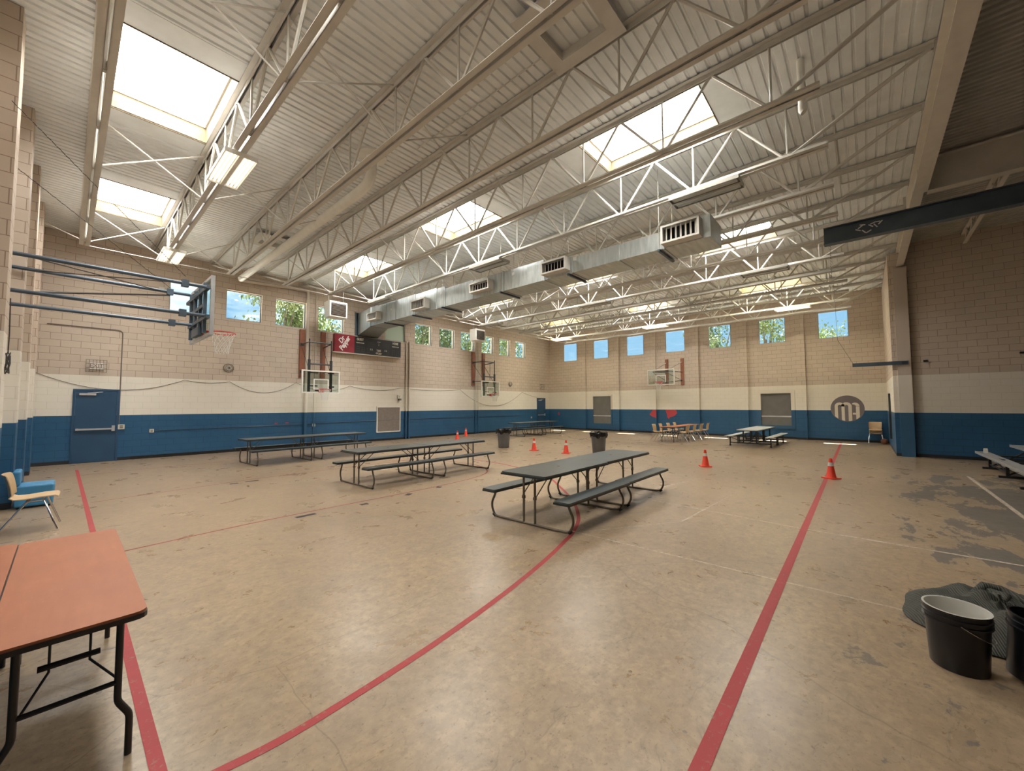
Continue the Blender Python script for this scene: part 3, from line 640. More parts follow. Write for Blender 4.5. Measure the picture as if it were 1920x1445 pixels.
for kx, xx, st, nm in ((5, 8.22, 0, 'unlit tube light fixture under the sixth truss'), (9, 14.38, 0, 'unlit tube light fixture under the tenth truss'), (13, 20.75, 1, 'softly lit tube light fixture near the far right wall')):
    for q, yy in enumerate((2.2, 8.2, 14.2)): LG.append((xx, yy, st, nm + ', ' + rows[q]))
for (x, y, st, lab) in LG:
    loc = (x - 0.02, y, 5.815)
    if st in protos: o = dup(protos[st], loc, label=lab)
    else: o = make_light(st); o.location = loc; o['label'] = lab; protos[st] = o

# ------------------------------------------------------------------ duct
D = thing('air_duct', 'long galvanised rectangular air duct hung below the trusses', 'duct', (8.50, 2.2, 5.08))
secs = [(13.4, 12.15, 0.81), (12.12, 11.5, 0.79), (11.47, 10.2, 0.76), (10.17, 8.90, 0.74), (8.87, 8.45, 0.70), (8.42, 7.05, 0.62), (7.0, 5.7, 0.58), (5.67, 4.2, 0.57), (4.17, 3.3, 0.42), (3.28, 2.0, 0.38), (1.98, 0.95, 0.37), (0.93, 0.0, 0.47)]
for i, (a, b, h) in enumerate(secs):
    sec = MB().box(0, 0.80, b, a, 0, h); n = max(2, int((a - b) / 0.28))
    for q in range(1, n): sec.box(-0.004, 0.004, b + (a - b) * q / n - 0.004, b + (a - b) * q / n + 0.004, 0.02, h - 0.02)
    sec.build('duct_section', M_GALV, D)
for i, (a, b, h) in enumerate(secs):
    MB().box(-0.02, 0.82, a - 0.005, a + 0.028, -0.02, h + 0.02).build('duct_flange', M_GALV, D)
# elbow to the wall opening
e = MB()
A = [(0, 13.4, 0), (0.8, 13.4, 0), (0.8, 13.4, 0.81), (0, 13.4, 0.81)]; B = [(0.46, 15.44, -0.10), (1.50, 15.44, -0.10), (1.50, 15.44, 0.92), (0.46, 15.44, 0.92)]
e.add(A + B, [(0, 1, 5, 4), (1, 2, 6, 5), (2, 3, 7, 6), (3, 0, 4, 7), (4, 5, 6, 7), (3, 2, 1, 0)]); e.build('duct_elbow', M_GALV, D)
for (a, b, h) in secs[::2]:
    hg = MB(); b += 0.09
    for xx in (-0.010, 0.810): MB().tube([(xx, b, -0.02), (xx, b, 1.80)], 0.006, 6).build('hanger_rod', M_STEEL, D)
    hg.box(-0.05, 0.85, b - 0.025, b + 0.025, -0.05, -0.005)
    hg.build('duct_hanger', M_BLUESTEEL, D)
for (y0, y1, z0, z1) in ((12.55, 13.35, 0.16, 0.48), (9.3, 10.12, 0.08, 0.44), (6.1, 6.95, 0.12, 0.42), (3.35, 4.12, 0.07, 0.40), (0.15, 0.92, 0.02, 0.40)):
    b = MB(); f = 0.04
    b.box(-0.22, 0, y0, y1, z0, z0 + 0.012).box(-0.22, 0, y0, y1, z1 - 0.012, z1).box(-0.22, 0, y0, y0 + 0.012, z0 + .012, z1 - .012).box(-0.22, 0, y1 - 0.012, y1, z0 + .012, z1 - .012)
    b.box(-0.235, -0.22, y0, y1, z0, z0 + f).box(-0.235, -0.22, y0, y1, z1 - f, z1).box(-0.235, -0.22, y0, y0 + f, z0 + f, z1 - f).box(-0.235, -0.22, y1 - f, y1, z0 + f, z1 - f)
    rg = b.build('register_box', M_STEEL, D)
    v = MB()
    for q in range(7):
        yy = y0 + f + (y1 - y0 - 2 * f) * (q + 0.5) / 7
        v.box(-0.05, 0.05, -0.003, 0.003, z0 + f, z1 - f, Matrix.Translation((-0.15, yy, 0)) @ Matrix.Rotation(R(35), 4, 'Z'))
    v.build('vane', M_STEEL_W, rg)
    MB().box(-0.03, -0.01, y0 + 0.012, y1 - 0.012, z0 + 0.012, z1 - 0.012).build('register_back', M_BLACK, rg)
tg = MB()
for y, z in ((11.8, 0.4), (10.3, 0.2), (8.65, 0.45), (5.3, 0.38), (3.2, 0.3)): tg.box(-0.01, 0, y - 0.05, y + 0.05, z, z + 0.09)
tg.build('duct_tag', M_WHITE, D)

# ------------------------------------------------------------------ flue pipe, hatches, conduits
fp = thing('flue_pipe', 'thick off white vent pipe running between trusses from ceiling to wall', 'pipe', (4.05, 7.5, 6.3))
MB().tube(path_round([(0, 0, 0.60), (0, 0, 0.08), (0, 0.5, 0.0), (0, 9.2, 0.0)], 0.25, 6), 0.105, 16).build('pipe', M_STEEL_W, fp, True)
MB().lathe([(0.30, 0.56), (0.30, 0.60), (0.0, 0.60)], 24).build('ceiling_flange', M_STEEL_W, fp, True)
wp = thing('wall_pipe', 'off white pipe turning down the scoreboard wall to the floor, left of the scoreboard', 'pipe', (4.05, YN - 0.09, 0))
MB().tube(path_round([(0.0, -0.75, 6.35), (0.15, 0.0, 6.45), (2.62, 0, 6.58), (2.62, 0, 0)], 0.15, 5), 0.062, 12).build('pipe', M_BAND, wp, True)
for x, h, lb in ((7.02, 6.7, 'thin conduit beside the wall pipe left of the scoreboard'), (11.56, 5.0, 'painted downpipe on the wall just right of the scoreboard'), (11.74, 5.0, 'slim conduit beside the downpipe right of the scoreboard'), (16.42, 6.6, 'painted downpipe behind the far side basketball hoop'), (16.62, 6.6, 'slim conduit behind the far side basketball hoop')):
    r = 0.045 if 'downpipe' in lb else 0.022
    o = MB().tube([(0, 0, 0), (0, 0, h)], r, 10).build('conduit', M_BAND, None, True, (x, YN - 0.055, 0)); tag(o, lb, 'pipe')
o = MB().tube(path_round([(-0.45, 0, 4.10), (1.12, 0, 4.10), (1.12, 0, 1.10)], 0.12), 0.014, 8).build('conduit', M_CABLE, None, True, (0, YN - 0.02, 0)); tag(o, 'thin grey conduit bending down beside the large blue door', 'pipe')
o = MB().tube([(1.93, 0, 0.89), (6.6, 0, 0.93), (11.5, 0, 1.0), (20.5, 0, 1.0)], 0.012, 6).build('conduit', M_NAVY2, None, True, (0, YN - 0.02, 0)); tag(o, 'long blue painted conduit along the scoreboard wall', 'pipe')
for i, (x, y, lab) in enumerate(((4.33, 2.80, 'square steel hatch frame in the ceiling nearest the camera'), (4.15, 13.6, 'square steel hatch frame in the ceiling near the scoreboard wall'))):
    t = thing('ceiling_hatch', lab, 'hatch', (x, y, ZD - 0.13), 0, 'ceiling hatches'); a = MB()
    for bx in ((-0.56, -0.36, -0.56, 0.56), (0.36, 0.56, -0.56, 0.56), (-0.36, 0.36, -0.56, -0.36), (-0.36, 0.36, 0.36, 0.56)): a.box(*bx, 0.0, 0.015)
    for bx in ((-0.37, -0.355, -0.37, 0.37), (0.355, 0.37, -0.37, 0.37), (-0.355, 0.355, -0.37, -0.355), (-0.355, 0.355, 0.355, 0.37)): a.box(*bx, 0.015, 0.13)
    a.build('hatch_frame', M_STEEL, t)
t = thing('sprinkler_drop', 'white vertical pipe stub hanging from the ceiling', 'pipe', (7.2, 0.55, 6.1)); MB().tube([(0, 0, 0.8), (0, 0, 0), (0, -0.02, -0.03)], 0.05, 12).build('pipe', M_STEEL_W, t, True)
o = MB().tube([(0, 0, 0), (0, 0.9, 0), (0, 3.2, 0)], 0.010, 6).build('ceiling_conduit', M_STEEL, None, False, (4.55, 3.4, ZD - 0.015)); tag(o, 'thin conduit on the ceiling leading to the hatch', 'pipe')
o = MB().tube(path_round([(9.0, 0.6, 0), (12.0, 0.6, 0), (12.0, 0.0, 0), (17.5, 0, 0)], 0.1), 0.014, 6).build('ceiling_conduit', M_STEEL, None, False, (0, -0.35, ZD - 0.015)); tag(o, 'thin bent conduit on the ceiling beside the girder', 'pipe')

# unit heaters
def heater(x, label):
    t = thing('unit_heater', label, 'heater', (x, 16.15, 5.30), 0, 'gas unit heaters')
    MB().box(-0.36, 0.36, -0.25, 0.25, 0, 0.64).build('casing', M_STEEL_W, t)
    a = MB(); 
    for k in range(9): a.box(-0.29, 0.29, -0.03, 0.03, -0.004, 0.004, Matrix.Translation((0, -0.28, 0.10 + 0.052 * k)) @ Matrix.Rotation(R(35), 4, 'X'))
    a.build('louvre', M_CABLE, t); MB().box(-0.30, 0.30, -0.256, -0.25, 0.06, 0.56).build('grille_back', M_BLACK, t)
    a = MB()
    for sx in (-0.3, 0.3): a.tube([(sx, 0, 0.64), (sx, 0, 1.61)], 0.01, 6)
    a.build('hanger_rod', M_STEEL, t); return t
heater(7.25, 'off white unit heater with louvres above the nearer wall hoop')
heater(15.25, 'off white unit heater with louvres above the farther wall hoop')

# ------------------------------------------------------------------ doors
def door(n, x0, w, h):
    o = bpy.data.objects.new('door_%d' % n, None); COL.objects.link(o); o.location = (x0, YN, 0); o['kind'] = 'structure'
    f = 0.055
    MB().box(0, f, -0.045, 0.0, 0, h).box(w - f, w, -0.045, 0, 0, h).box(f, w - f, -0.045, 0, h - f, h).build('door_frame', M_NAVY, o)
    leaf = MB().box(f + 0.004, w - f - 0.004, -0.03, 0.0, 0.01, h - f - 0.004).build('door_leaf', M_NAVY, o)
    b = MB().box(f + 0.04, w - f - 0.06, -0.115, -0.085, 0.98, 1.03); b.build('push_bar', M_ALU, o)
    MB().box(w - f - 0.10, w - f - 0.03, -0.10, -0.03, 0.93, 1.10).box(f + 0.03, f + 0.09, -0.11, -0.03, 0.975, 1.035).build('bar_housing', M_ALU, o)
    MB().box(0.13, 0.48, -0.09, -0.03, h - 0.19, h - 0.13).build('door_closer', M_ALU, o)
    MB().tube([(0.30, -0.07, h - 0.12), (0.62, -0.12, h - 0.09), (0.42, -0.05, h - 0.06)], 0.008, 6).build('closer_arm', M_ALU, o)
    return o
door(1, 0.12, 1.00, 2.22); door(2, 22.46, 0.96, 2.22)

# ------------------------------------------------------------------ items on the scoreboard wall
sb = thing('scoreboard', 'black electronic scoreboard with maroon soda sign at its left end', 'scoreboard', (7.78, YN, 4.10))
MB().box(0.90, 3.33, -0.22, -0.02, 0, 0.78).build('score_cabinet', M_SCORE, sb)
MB().box(0, 0.90, -0.22, -0.02, 0, 0.80).build('sponsor_panel', M_DRP, sb)
MB().box(-0.05, 3.35, -0.23, -0.01, -0.035, 0.0).build('shelf_rail', M_STEEL, sb)
X, Z = (1, 0, 0), (0, 0, 1)
def st(s, x, z, size, m=M_LETTER, **k): return text('lettering', s, size, m, sb, (x, -0.224, z), X, Z, 0.003, **k)
st('GUEST', 1.18, 0.66, 0.155, sx=0.72, bold=0.004); st('HOME', 3.02, 0.66, 0.155, sx=0.72, bold=0.004); st('YOUTH CLUB', 1.18, 0.50, 0.062, bold=0.002); st('YOUTH CLUB', 3.02, 0.50, 0.062, bold=0.002)
st('TIME', 2.12, 0.22, 0.14, sx=0.8, bold=0.003); st('<POSS>', 2.12, 0.09, 0.125, sx=0.8, bold=0.003); st('PERIOD', 2.12, 0.64, 0.05)
_a = R(59); dx = (math.cos(_a), 0, math.sin(_a)); dy = (-math.sin(_a), 0, math.cos(_a))
text('logo_lettering', 'Dr', 0.30, M_WHITE, sb, (0.31, -0.224, 0.54), dx, dy, 0.003, shear=0.25, sx=0.9, bold=0.006)
text('logo_lettering', 'Pepper', 0.30, M_WHITE, sb, (0.45, -0.224, 0.40), dx, dy, 0.003, shear=0.25, sx=0.82, bold=0.009)
dots = MB()
for (cx, cz, dim) in ((1.08, 0.22, 1), (1.33, 0.22, 1), (1.62, 0.50, 0), (1.80, 0.50, 0), (2.40, 0.50, 0), (2.58, 0.50, 0), (2.92, 0.22, 0), (3.15, 0.22, 0), (1.6, 0.2, 0), (2.62, 0.2, 0)):
    for i in range(5):
        for j in range(7):
            if i in (0, 4) or j in (0, 3, 6): dots.box(cx - 0.06 + i * 0.03 - 0.006, cx - 0.06 + i * 0.03 + 0.006, -0.224, -0.22, cz - 0.10 + j * 0.033 - 0.006, cz - 0.10 + j * 0.033 + 0.006)
dots.build('score_digits', M_DIMLED, sb)
pp = MB()
for x in (1.70, 1.78, 2.45, 2.53): pp.box(x - 0.012, x + 0.012, -0.225, -0.22, 0.21, 0.29)
pp.box(2.105, 2.135, -0.225, -0.22, 0.54, 0.57).box(2.105, 2.135, -0.225, -0.22, 0.47, 0.50); pp.build('foul_markers', M_LETTER, sb)

def wire_cage(x, z, w, h, label, inner):
    t = thing('wire_cage', label, 'guard', (x, YN, z)); a = MB(); n = 6; d = 0.13
    for i in range(n + 1):
        xx = -w / 2 + w * i / n; a.tube([(xx, 0, -h / 2), (xx, -d, -h / 2), (xx, -d, h / 2), (xx, 0, h / 2)], 0.0055, 5)
    for zz in (-h / 2, -h / 6, h / 6, h / 2): a.tube([(-w / 2, 0, zz), (-w / 2, -d, zz), (w / 2, -d, zz), (w / 2, 0, zz)], 0.0065, 5)
    a.build('wire_guard', M_CABLE, t); inner(t); return t
def exit_in(t):
    MB().box(-0.16, 0.16, -0.07, -0.001, -0.10, 0.10).build('sign_box', M_STEEL_W, t); text('lettering', 'EXIT', 0.17, M_TEXTRED, t, (0, -0.073, 0), X, Z, 0.002, sx=0.85)
wire_cage(0.575, 2.93, 0.44, 0.36, 'wire caged exit sign above the large blue door', exit_in)
wire_cage(23.0, 3.03, 0.44, 0.34, 'wire caged exit sign above the small far door', exit_in)
def round_cage(x, z, label):
    t = thing('caged_bell', label, 'bell', (x, YN, z), 0, 'caged wall bells'); M = Matrix.Rotation(R(90), 4, 'X')
    MB().lathe([(0.0, 0.0), (0.10, 0.0), (0.10, 0.05), (0.085, 0.07), (0.0, 0.075)], 20, M).build('bell', M_STEEL_W, t, True); a = MB()
    for rr, dd in ((0.16, 0.01), (0.155, 0.06), (0.10, 0.12)): a.tube([(rr * math.cos(q), -dd, rr * math.sin(q)) for q in [2 * math.pi * i / 20 for i in range(20)]], 0.0055, 5, closed=True)
    for i in range(8):
        q = math.pi * i / 8; a.tube([(0.16 * math.cos(q), 0, 0.16 * math.sin(q)), (0.155 * math.cos(q), -0.06, 0.155 * math.sin(q)), (0.10 * math.cos(q), -0.12, 0.10 * math.sin(q)), (0, -0.14, 0)], 0.005, 5)
        a.tube([(-0.16 * math.cos(q), 0, -0.16 * math.sin(q)), (-0.155 * math.cos(q), -0.06, -0.155 * math.sin(q)), (-0.10 * math.cos(q), -0.12, -0.10 * math.sin(q)), (0, -0.14, 0)], 0.005, 5)
    a.build('wire_guard', M_CABLE, t)
round_cage(3.95, 3.10, 'round wire cage over a wall bell right of the blue door'); round_cage(19.58, 3.10, 'round wire cage over a wall bell near the far corner')
al = thing('fire_alarm', 'small grey alarm box with a strobe below on the cream band', 'alarm', (11.14, YN, 2.02))
MB().box(-0.07, 0.07, -0.07, 0, 0.04, 0.20).build('box', M_OUTLET, al); MB().box(-0.02, 0.10, -0.13, 0, -0.06, 0.03).build('strobe', M_CABLE, al); MB().lathe([(0.0, 0), (0.02, 0), (0.02, 0.01), (0, 0.01)], 12, Matrix.Translation((0, -0.07, 0.12)) @ Matrix.Rotation(R(90), 4, 'X')).build('lens', M_BLACK, al)
for x, z, s, lb in ((1.18, 1.05, 0.075, 'grey junction box just right of the large blue door'), (1.90, 0.89, 0.055, 'small white outlet on the blue wall by the conduit'), (7.04, 0.88, 0.055, 'small white outlet above the wall side picnic tables'), (21.8, 0.84, 0.055, 'small white outlet left of the far blue door')):
    t = thing('outlet_box', lb, 'outlet', (x, YN, z)); MB().box(-s, s, -0.05, 0, -s, s).build('box', M_OUTLET, t)
    MB().box(-s * .5, s * .5, -0.056, -0.05, -s * .6, -s * .1).box(-s * .5, s * .5, -0.056, -0.05, s * .1, s * .6).build('cover_plate', M_CABLE, t)
t = thing('speaker_box', 'tiny white box high on the wall behind the left wall hoop', 'sensor', (2.0, YN, 5.65)); MB().box(-0.07, 0.07, -0.06, 0, -0.05, 0.05).build('box', M_OUTLET, t)
mp = thing('screen_panel', 'grey brown mesh panel in a white frame on the scoreboard wall', 'panel', (10.60, YN, 0.40))
MB().box(-0.65, 0.65, -0.05, 0, 0, 0.045).box(-0.65, 0.65, -0.05, 0, 1.21, 1.255).box(-0.65, -0.605, -0.05, 0, 0.045, 1.21).box(0.605, 0.65, -0.05, 0, 0.045, 1.21).build('frame', M_STEEL_W, mp)
MB().box(-0.605, 0.605, -0.03, 0, 0.045, 1.21).build('mesh_screen', M_SCREEN, mp)
wl = thing('loose_cable', 'thin grey cable looping along the cream band of the scoreboard wall', 'cable', (0, YN - 0.02, 0))
pts = []
for (x0, z0, x1, z1, sag) in ((-0.6, 2.66, 2.7, 2.60, 0.42), (2.7, 2.60, 4.0, 2.60, 0.08), (4.0, 2.60, 6.3, 2.66, 0.42), (6.3, 2.66, 8.6, 2.60, 0.28), (8.6, 2.60, 11.3, 2.60, 0.16), (11.3, 2.60, 15.2, 2.62, 0.10), (15.2, 2.62, 20.8, 2.60, 0.95), (20.8, 2.6, 22.6, 2.25, 0.05)):
    for i in range(16):
        u = i / 16; pts.append((x0 + (x1 - x0) * u, 0, z0 + (z1 - z0) * u - 4 * sag * u * (1 - u)))
MB().tube(pts, 0.008, 5).build('cable', M_CABLE, wl, True)
for i, (x, z, s) in enumerate(((5.6, 1.0, 0.05), (6.0, 1.0, 0.06))):
    MB().box(x - s, x + s, YN - 0.003, YN - 0.001, z - 0.02, z + 0.025).build('paint_patch', M_REDPAINT, wall_n)

# ------------------------------------------------------------------ basketball hoops
def net_mesh(r0=0.22, r1=0.12, H=0.42, n=12, rows=6):
    a = MB()
    def P(i, j):
        ang = 2 * math.pi * (i + 0.5 * (j % 2)) / n; rr = r0 + (r1 - r0) * min(1, j / (rows - 1.5)) ; return (rr * math.cos(ang), rr * math.sin(ang), -H * j / rows)
    for j in range(rows):
        for i in range(n):
            a.tube([P(i, j), P(i, j + 1)], 0.0045, 4, caps=False)
            a.tube([P(i, j), P(i - 1 if j % 2 == 0 else i + 1, j + 1)], 0.0045, 4, caps=False)
    return a
def goal(name, label, loc, rz, W, H, steel=False, arms=None):
    # local frame: board in the xz plane at y = 0, court side is -y; origin at bottom centre of the board
    t = thing('basketball_hoop', label, 'basketball hoop', loc, rz)
    f = 0.05
    MB().box(-W / 2, W / 2, -0.03, 0.03, 0, f).box(-W / 2, W / 2, -0.03, 0.03, H - f, H).box(-W / 2, -W / 2 + f, -0.03, 0.03, f, H - f).box(W / 2 - f, W / 2, -0.03, 0.03, f, H - f).build('board_frame', M_STEEL_W if not steel else M_ALU, t)
    MB().box(-W / 2 + f, W / 2 - f, -0.008, 0.008, f, H - f).build('backboard', M_BOARDGLASS, t)
    sw, sh, z0 = 0.30, 0.40 * H / 0.95, 0.16 * H
    MB().box(-sw, sw, -0.012, -0.009, z0, z0 + f * .8).box(-sw, sw, -0.012, -0.009, z0 + sh, z0 + sh + f * .8).box(-sw, -sw + f * .8, -0.012, -0.009, z0 + f * .8, z0 + sh).box(sw - f * .8, sw, -0.012, -0.009, z0 + f * .8, z0 + sh).build('target_square', M_WHITE, t)
    zr = 0.17 * H
    rim = MB().tube([(0.225 * math.cos(2 * math.pi * i / 28), -0.36 + 0.225 * math.sin(2 * math.pi * i / 28), zr) for i in range(28)], 0.011, 8, closed=True)
    rim.box(-0.10, 0.10, -0.15, -0.012, zr - 0.015, zr + 0.005).box(-0.10, 0.10, -0.03, -0.012, zr - 0.13, zr + 0.015)
    rim.tube([(-0.09, -0.03, zr - 0.11), (-0.12, -0.17, zr - 0.005)], 0.010, 6).tube([(0.09, -0.03, zr - 0.11), (0.12, -0.17, zr - 0.005)], 0.010, 6)
    rim.build('rim', M_RIM, t, True)
    net_mesh().build('net', M_NET, t, False, (0, -0.36, zr - 0.01))
    return t
def wall_goal(label, x):
    t = goal('hoop', label, (x, 16.42, 2.20), 0, 1.50, 0.92)
    yb = 1.15
    for px in (-0.34, 0.52): MB().box(px - 0.10, px + 0.10, yb - 0.05, yb + 0.015, 0.68, 2.70).build('wall_plank', M_WOODRED, t)
    a = MB()
    for ux in (-0.45, 0.42):
        a.tube([(ux, 0.08, 0.30), (ux, 0.08, 2.18)], 0.024, 8)
        a.box(ux - 0.045, ux + 0.045, 0.05, 0.11, 0.05, 1.35)
    a.tube([(-0.45, 0.08, 2.05), (0.42, 0.08, 2.05)], 0.028, 8).tube([(-0.45, 0.08, 1.18), (0.42, 0.08, 1.18)], 0.028, 8)
    a.box(-0.50, -0.10, 0.04, 0.10, 0.80, 0.85).box(0.30, 0.55, 0.04, 0.10, 0.80, 0.85).box(-0.50, -0.12, 0.04, 0.10, 0.27, 0.32).box(0.30, 0.55, 0.04, 0.10, 0.24, 0.30).box(-0.20, 0.12, 0.03, 0.09, 0.08, 0.17)
    a.build('hoist_frame', M_BLACKSATIN, t)
    b = MB()
    b.tube([(-0.36, yb - 0.05, 2.08), (-0.45, 0.08, 2.05)], 0.024, 8).tube([(0.52, yb - 0.05, 2.0), (0.42, 0.08, 2.05)], 0.024, 8)
    b.tube([(-0.36, yb - 0.05, 0.92), (-0.45, 0.08, 0.92)], 0.020, 8).tube([(0.52, yb - 0.05, 0.92), (0.42, 0.08, 0.92)], 0.020, 8)
    b.tube([(-0.36, yb - 0.06, 1.95), (-0.45, 0.10, 0.95)], 0.010, 6).tube([(0.52, yb - 0.06, 1.95), (0.42, 0.10, 0.80)], 0.010, 6)
    b.tube([(0.05, 0.10, 2.0), (0.05, 0.10, 1.0)], 0.012, 6); b.box(-0.42, -0.30, yb - 0.10, yb - 0.05, 2.0, 2.12).box(-0.42, -0.30, yb - 0.10, yb - 0.05, 0.86, 0.98)
    b.build('support_arm', M_BLACKSATIN, t)
    return t
wall_goal('glass basketball hoop on a raised black frame left of the scoreboard', 6.83)
wall_goal('glass basketball hoop on a raised black frame near the far blue door', 16.55)
ge = goal('hoop', 'glass basketball hoop on the far right wall above the chairs table', (23.15, 8.90, 2.86), R(-90), 1.58, 0.93)
# local +y points to the wall (+x world); local x = -y world
for px in (0.08, 0.98): MB().box(px - 0.09, px + 0.09, 0.72, 0.775, 0.0, 1.56).build('wall_plank', M_WOODRED, ge)
a = MB()
for (px, bx) in ((0.08, -0.45), (0.98, 0.35)):
    a.tube([(px, 0.72, 0.75), (bx, 0.06, 0.80)], 0.02, 8).tube([(px, 0.72, 0.25), (bx, 0.06, 0.18)], 0.02, 8).tube([(px, 0.72, 0.25), (bx, 0.06, 0.70)], 0.012, 6).tube([(px, 0.72, 1.35), (bx, 0.06, 0.85)], 0.008, 6)
a.box(-0.5, 0.4, 0.04, 0.09, 0.76, 0.82).box(-0.25, 0.3, 0.04, 0.09, 0.10, 0.17); a.build('support_arm', M_BLACKSATIN, ge)
b = MB()
for px in (0.08, 0.98): b.tube([(px - 0.02, 0.70, 1.34), (px - 0.10, 0.62, 1.28)], 0.02, 6)
b.build('bracket', M_WHITE, ge)
# main hoop carried on long arms from the left wall; faces +x
gm = goal('hoop', 'large basketball hoop held out from the left wall on long dark poles', (1.75, 9.95, 3.02), R(90), 1.83, 1.12, True)
# local x = +y world, local -y = +x world, local +y -> wall
a = MB(); Lw = 2.68
for px, pz in ((-0.92, 0.87), (0.66, 1.02), (-0.78, 0.36), (0.30, 0.33)):
    ex = max(-0.6, min(0.6, px)); a = MB(); a.tube([(px, Lw, pz), (px, 0.08, pz)], 0.030, 10); a.box(px - 0.06, px + 0.06, Lw - 0.03, Lw + 0.02, pz - 0.10, pz + 0.10).box(px - 0.05, px + 0.05, 0.36, 0.46, pz - 0.06, pz + 0.06); a.build('support_pole', M_BLUESTEEL, gm, True)
a = MB()
a.tube([(-0.92, 0.45, 0.87), (0.66, 2.3, 1.0)], 0.009, 6).tube([(0.66, 0.45, 1.0), (-0.92, 2.3, 0.87)], 0.009, 6)
a.tube([(-0.78, 2.2, 0.36), (0.66, 0.42, 0.95)], 0.018, 6)
a.build('stay_rod', M_DARKWIRE, gm)
a = MB(); a.box(-0.95, 0.95, 0.04, 0.10, 0.85, 0.91).box(-0.95, 0.70, 0.04, 0.10, 0.30, 0.36)
for px in (-0.62, -0.22, 0.22, 0.62): a.box(px - 0.03, px + 0.03, 0.035, 0.09, 0.06, 1.02)
a.box(-0.62, 0.62, 0.035, 0.09, 0.56, 0.62).box(-0.3, 0.3, 0.03, 0.10, 0.06, 0.22); a.build('back_frame', M_BLUESTEEL, gm)
chm = MB()
for (p, q) in (((-0.9, 0.4, 1.0), (-2.0, 2.35, 2.55)), ((0.66, 0.4, 1.1), (-1.4, 2.65, 2.2))):
    p = Vector(p); q = Vector(q); n = 46
    for i in range(n):
        c0 = p.lerp(q, i / n); c1 = p.lerp(q, (i + 0.9) / n); o = Vector((0.006, 0, 0)) if i % 2 else Vector((0, 0, 0.006)); chm.tube([c0 + o, c1 - o], 0.006, 4)
chm.build('stay_chain', M_DARKWIRE, gm)

# ------------------------------------------------------------------ far wall panels, logo, marks
def shade(y0, y1, z0, z1, label, pad):
    t = thing('covered_opening', label, 'panel', (XE, (y0 + y1) / 2, z0)); w = (y1 - y0) / 2; h = z1 - z0
    MB().box(0.02, 0.06, -w, w, 0, h).build('cover', M_SHADE, t); MB().box(-0.005, 0.02, -w, w, h * 0.26, h * 0.30).build('rail', M_ALU, t)
    f = MB(); e = 0.16 if pad else 0.10; d = -0.07 if pad else -0.03
    f.box(d, 0.0, -w - e, -w, -e, h + e).box(d, 0, w, w + e, -e, h + e).box(d, 0, -w, w, h, h + e).box(d, 0, -w, w, -e, 0); f.build('surround', M_BAND, t)
    return t
shade(12.55, 13.88, 0.47, 2.29, 'grey covered opening with cream surround left of the far hoop', False)
shade(2.74, 4.03, 0.65, 2.26, 'grey covered opening with thick padded surround beside the round logo', True)
lg = thing('round_logo', 'round grey painted logo with cream letters on the far right wall', 'logo', (XE, 0.62, 1.505)); r = 0.60
pts = [(r * math.cos(2 * math.pi * i / 64), r * math.sin(2 * math.pi * i / 64)) for i in range(64)]
Ml = Matrix(((0, 0, -1, 0), (-1, 0, 0, 0), (0, 1, 0, 0), (0, 0, 0, 1)))          # (u, w, d) -> (-d, -u, w)
MB().prism(pts, 0.0, 0.004, Ml).build('disc', M_LOGO, lg)
ltr = MB()
def stem(u0, u1, top, bot=None):
    n = 6; P = []
    for i in range(n + 1):
        u = u0 + (u1 - u0) * i / n; P.append((u, (-math.sqrt(max(0, 0.955 ** 2 - u * u))) if bot is None else bot))
    pg = [(u0, top), (u1, top)] + [p for p in P[::-1]]
    ltr.prism([(p[0] * r, p[1] * r) for p in pg[::-1]], 0.004, 0.007, Ml)
def arch(uc, wc, ro, ri, a0=0, a1=180, n=12):
    for i in range(n):
        q0 = R(a0 + (a1 - a0) * i / n); q1 = R(a0 + (a1 - a0) * (i + 1) / n)
        pg = [(uc + ri * math.cos(q0), wc + ri * math.sin(q0)), (uc + ro * math.cos(q0), wc + ro * math.sin(q0)), (uc + ro * math.cos(q1), wc + ro * math.sin(q1)), (uc + ri * math.cos(q1), wc + ri * math.sin(q1))]
        ltr.prism([(p[0] * r, p[1] * r) for p in pg], 0.004, 0.007, Ml)
stem(-0.75, -0.56, 0.17); stem(-0.345, -0.155, 0.17); stem(0.06, 0.27, 0.17); stem(0.50, 0.71, 0.17)
arch(-0.4525, 0.17, 0.2975, 0.1075); arch(-0.0425, 0.17, 0.3125, 0.1025); arch(0.46, 0.20, 0.25, 0.05, 0, 110); arch(0.46, 0.20, 0.25, 0.13, 110, 140)
ltr.prism([(p[0] * r, p[1] * r) for p in ((0.31, -0.46), (0.50, -0.46), (0.50, -0.32), (0.31, -0.32))], 0.004, 0.007, Ml)
ltr.build('letters', M_LOGOTXT, lg)
def patch(par, pts, ax, d, name='paint_patch', m=M_REDPAINT):
    mbp = MB()
    if ax == 'e': M_ = Matrix(((0, 0, -1, d), (-1, 0, 0, 0), (0, 1, 0, 0), (0, 0, 0, 1)))
    elif ax == 'w': M_ = Matrix(((0, 0, 1, d), (1, 0, 0, 0), (0, 1, 0, 0), (0, 0, 0, 1)))
    else: M_ = Matrix(((1, 0, 0, 0), (0, 0, -1, d), (0, 1, 0, 0), (0, 0, 0, 1)))
    c = (sum(p[0] for p in pts) / len(pts), sum(p[1] for p in pts) / len(pts)); n = len(pts)
    vs = [M_ @ Vector((p[0], p[1], 0.002)) for p in pts] + [M_ @ Vector((c[0], c[1], 0.002))]
    mbp.add(vs, [(i, (i + 1) % n, n) for i in range(n)]); return mbp.build(name, m, par)
patch(wall_e, [(-y, z) for y, z in ((9.47, 1.41), (9.47, 0.88), (9.55, 0.95), (9.70, 0.98), (9.88, 1.10), (9.80, 1.22), (9.68, 1.38))], 'e', XE - 0.162)
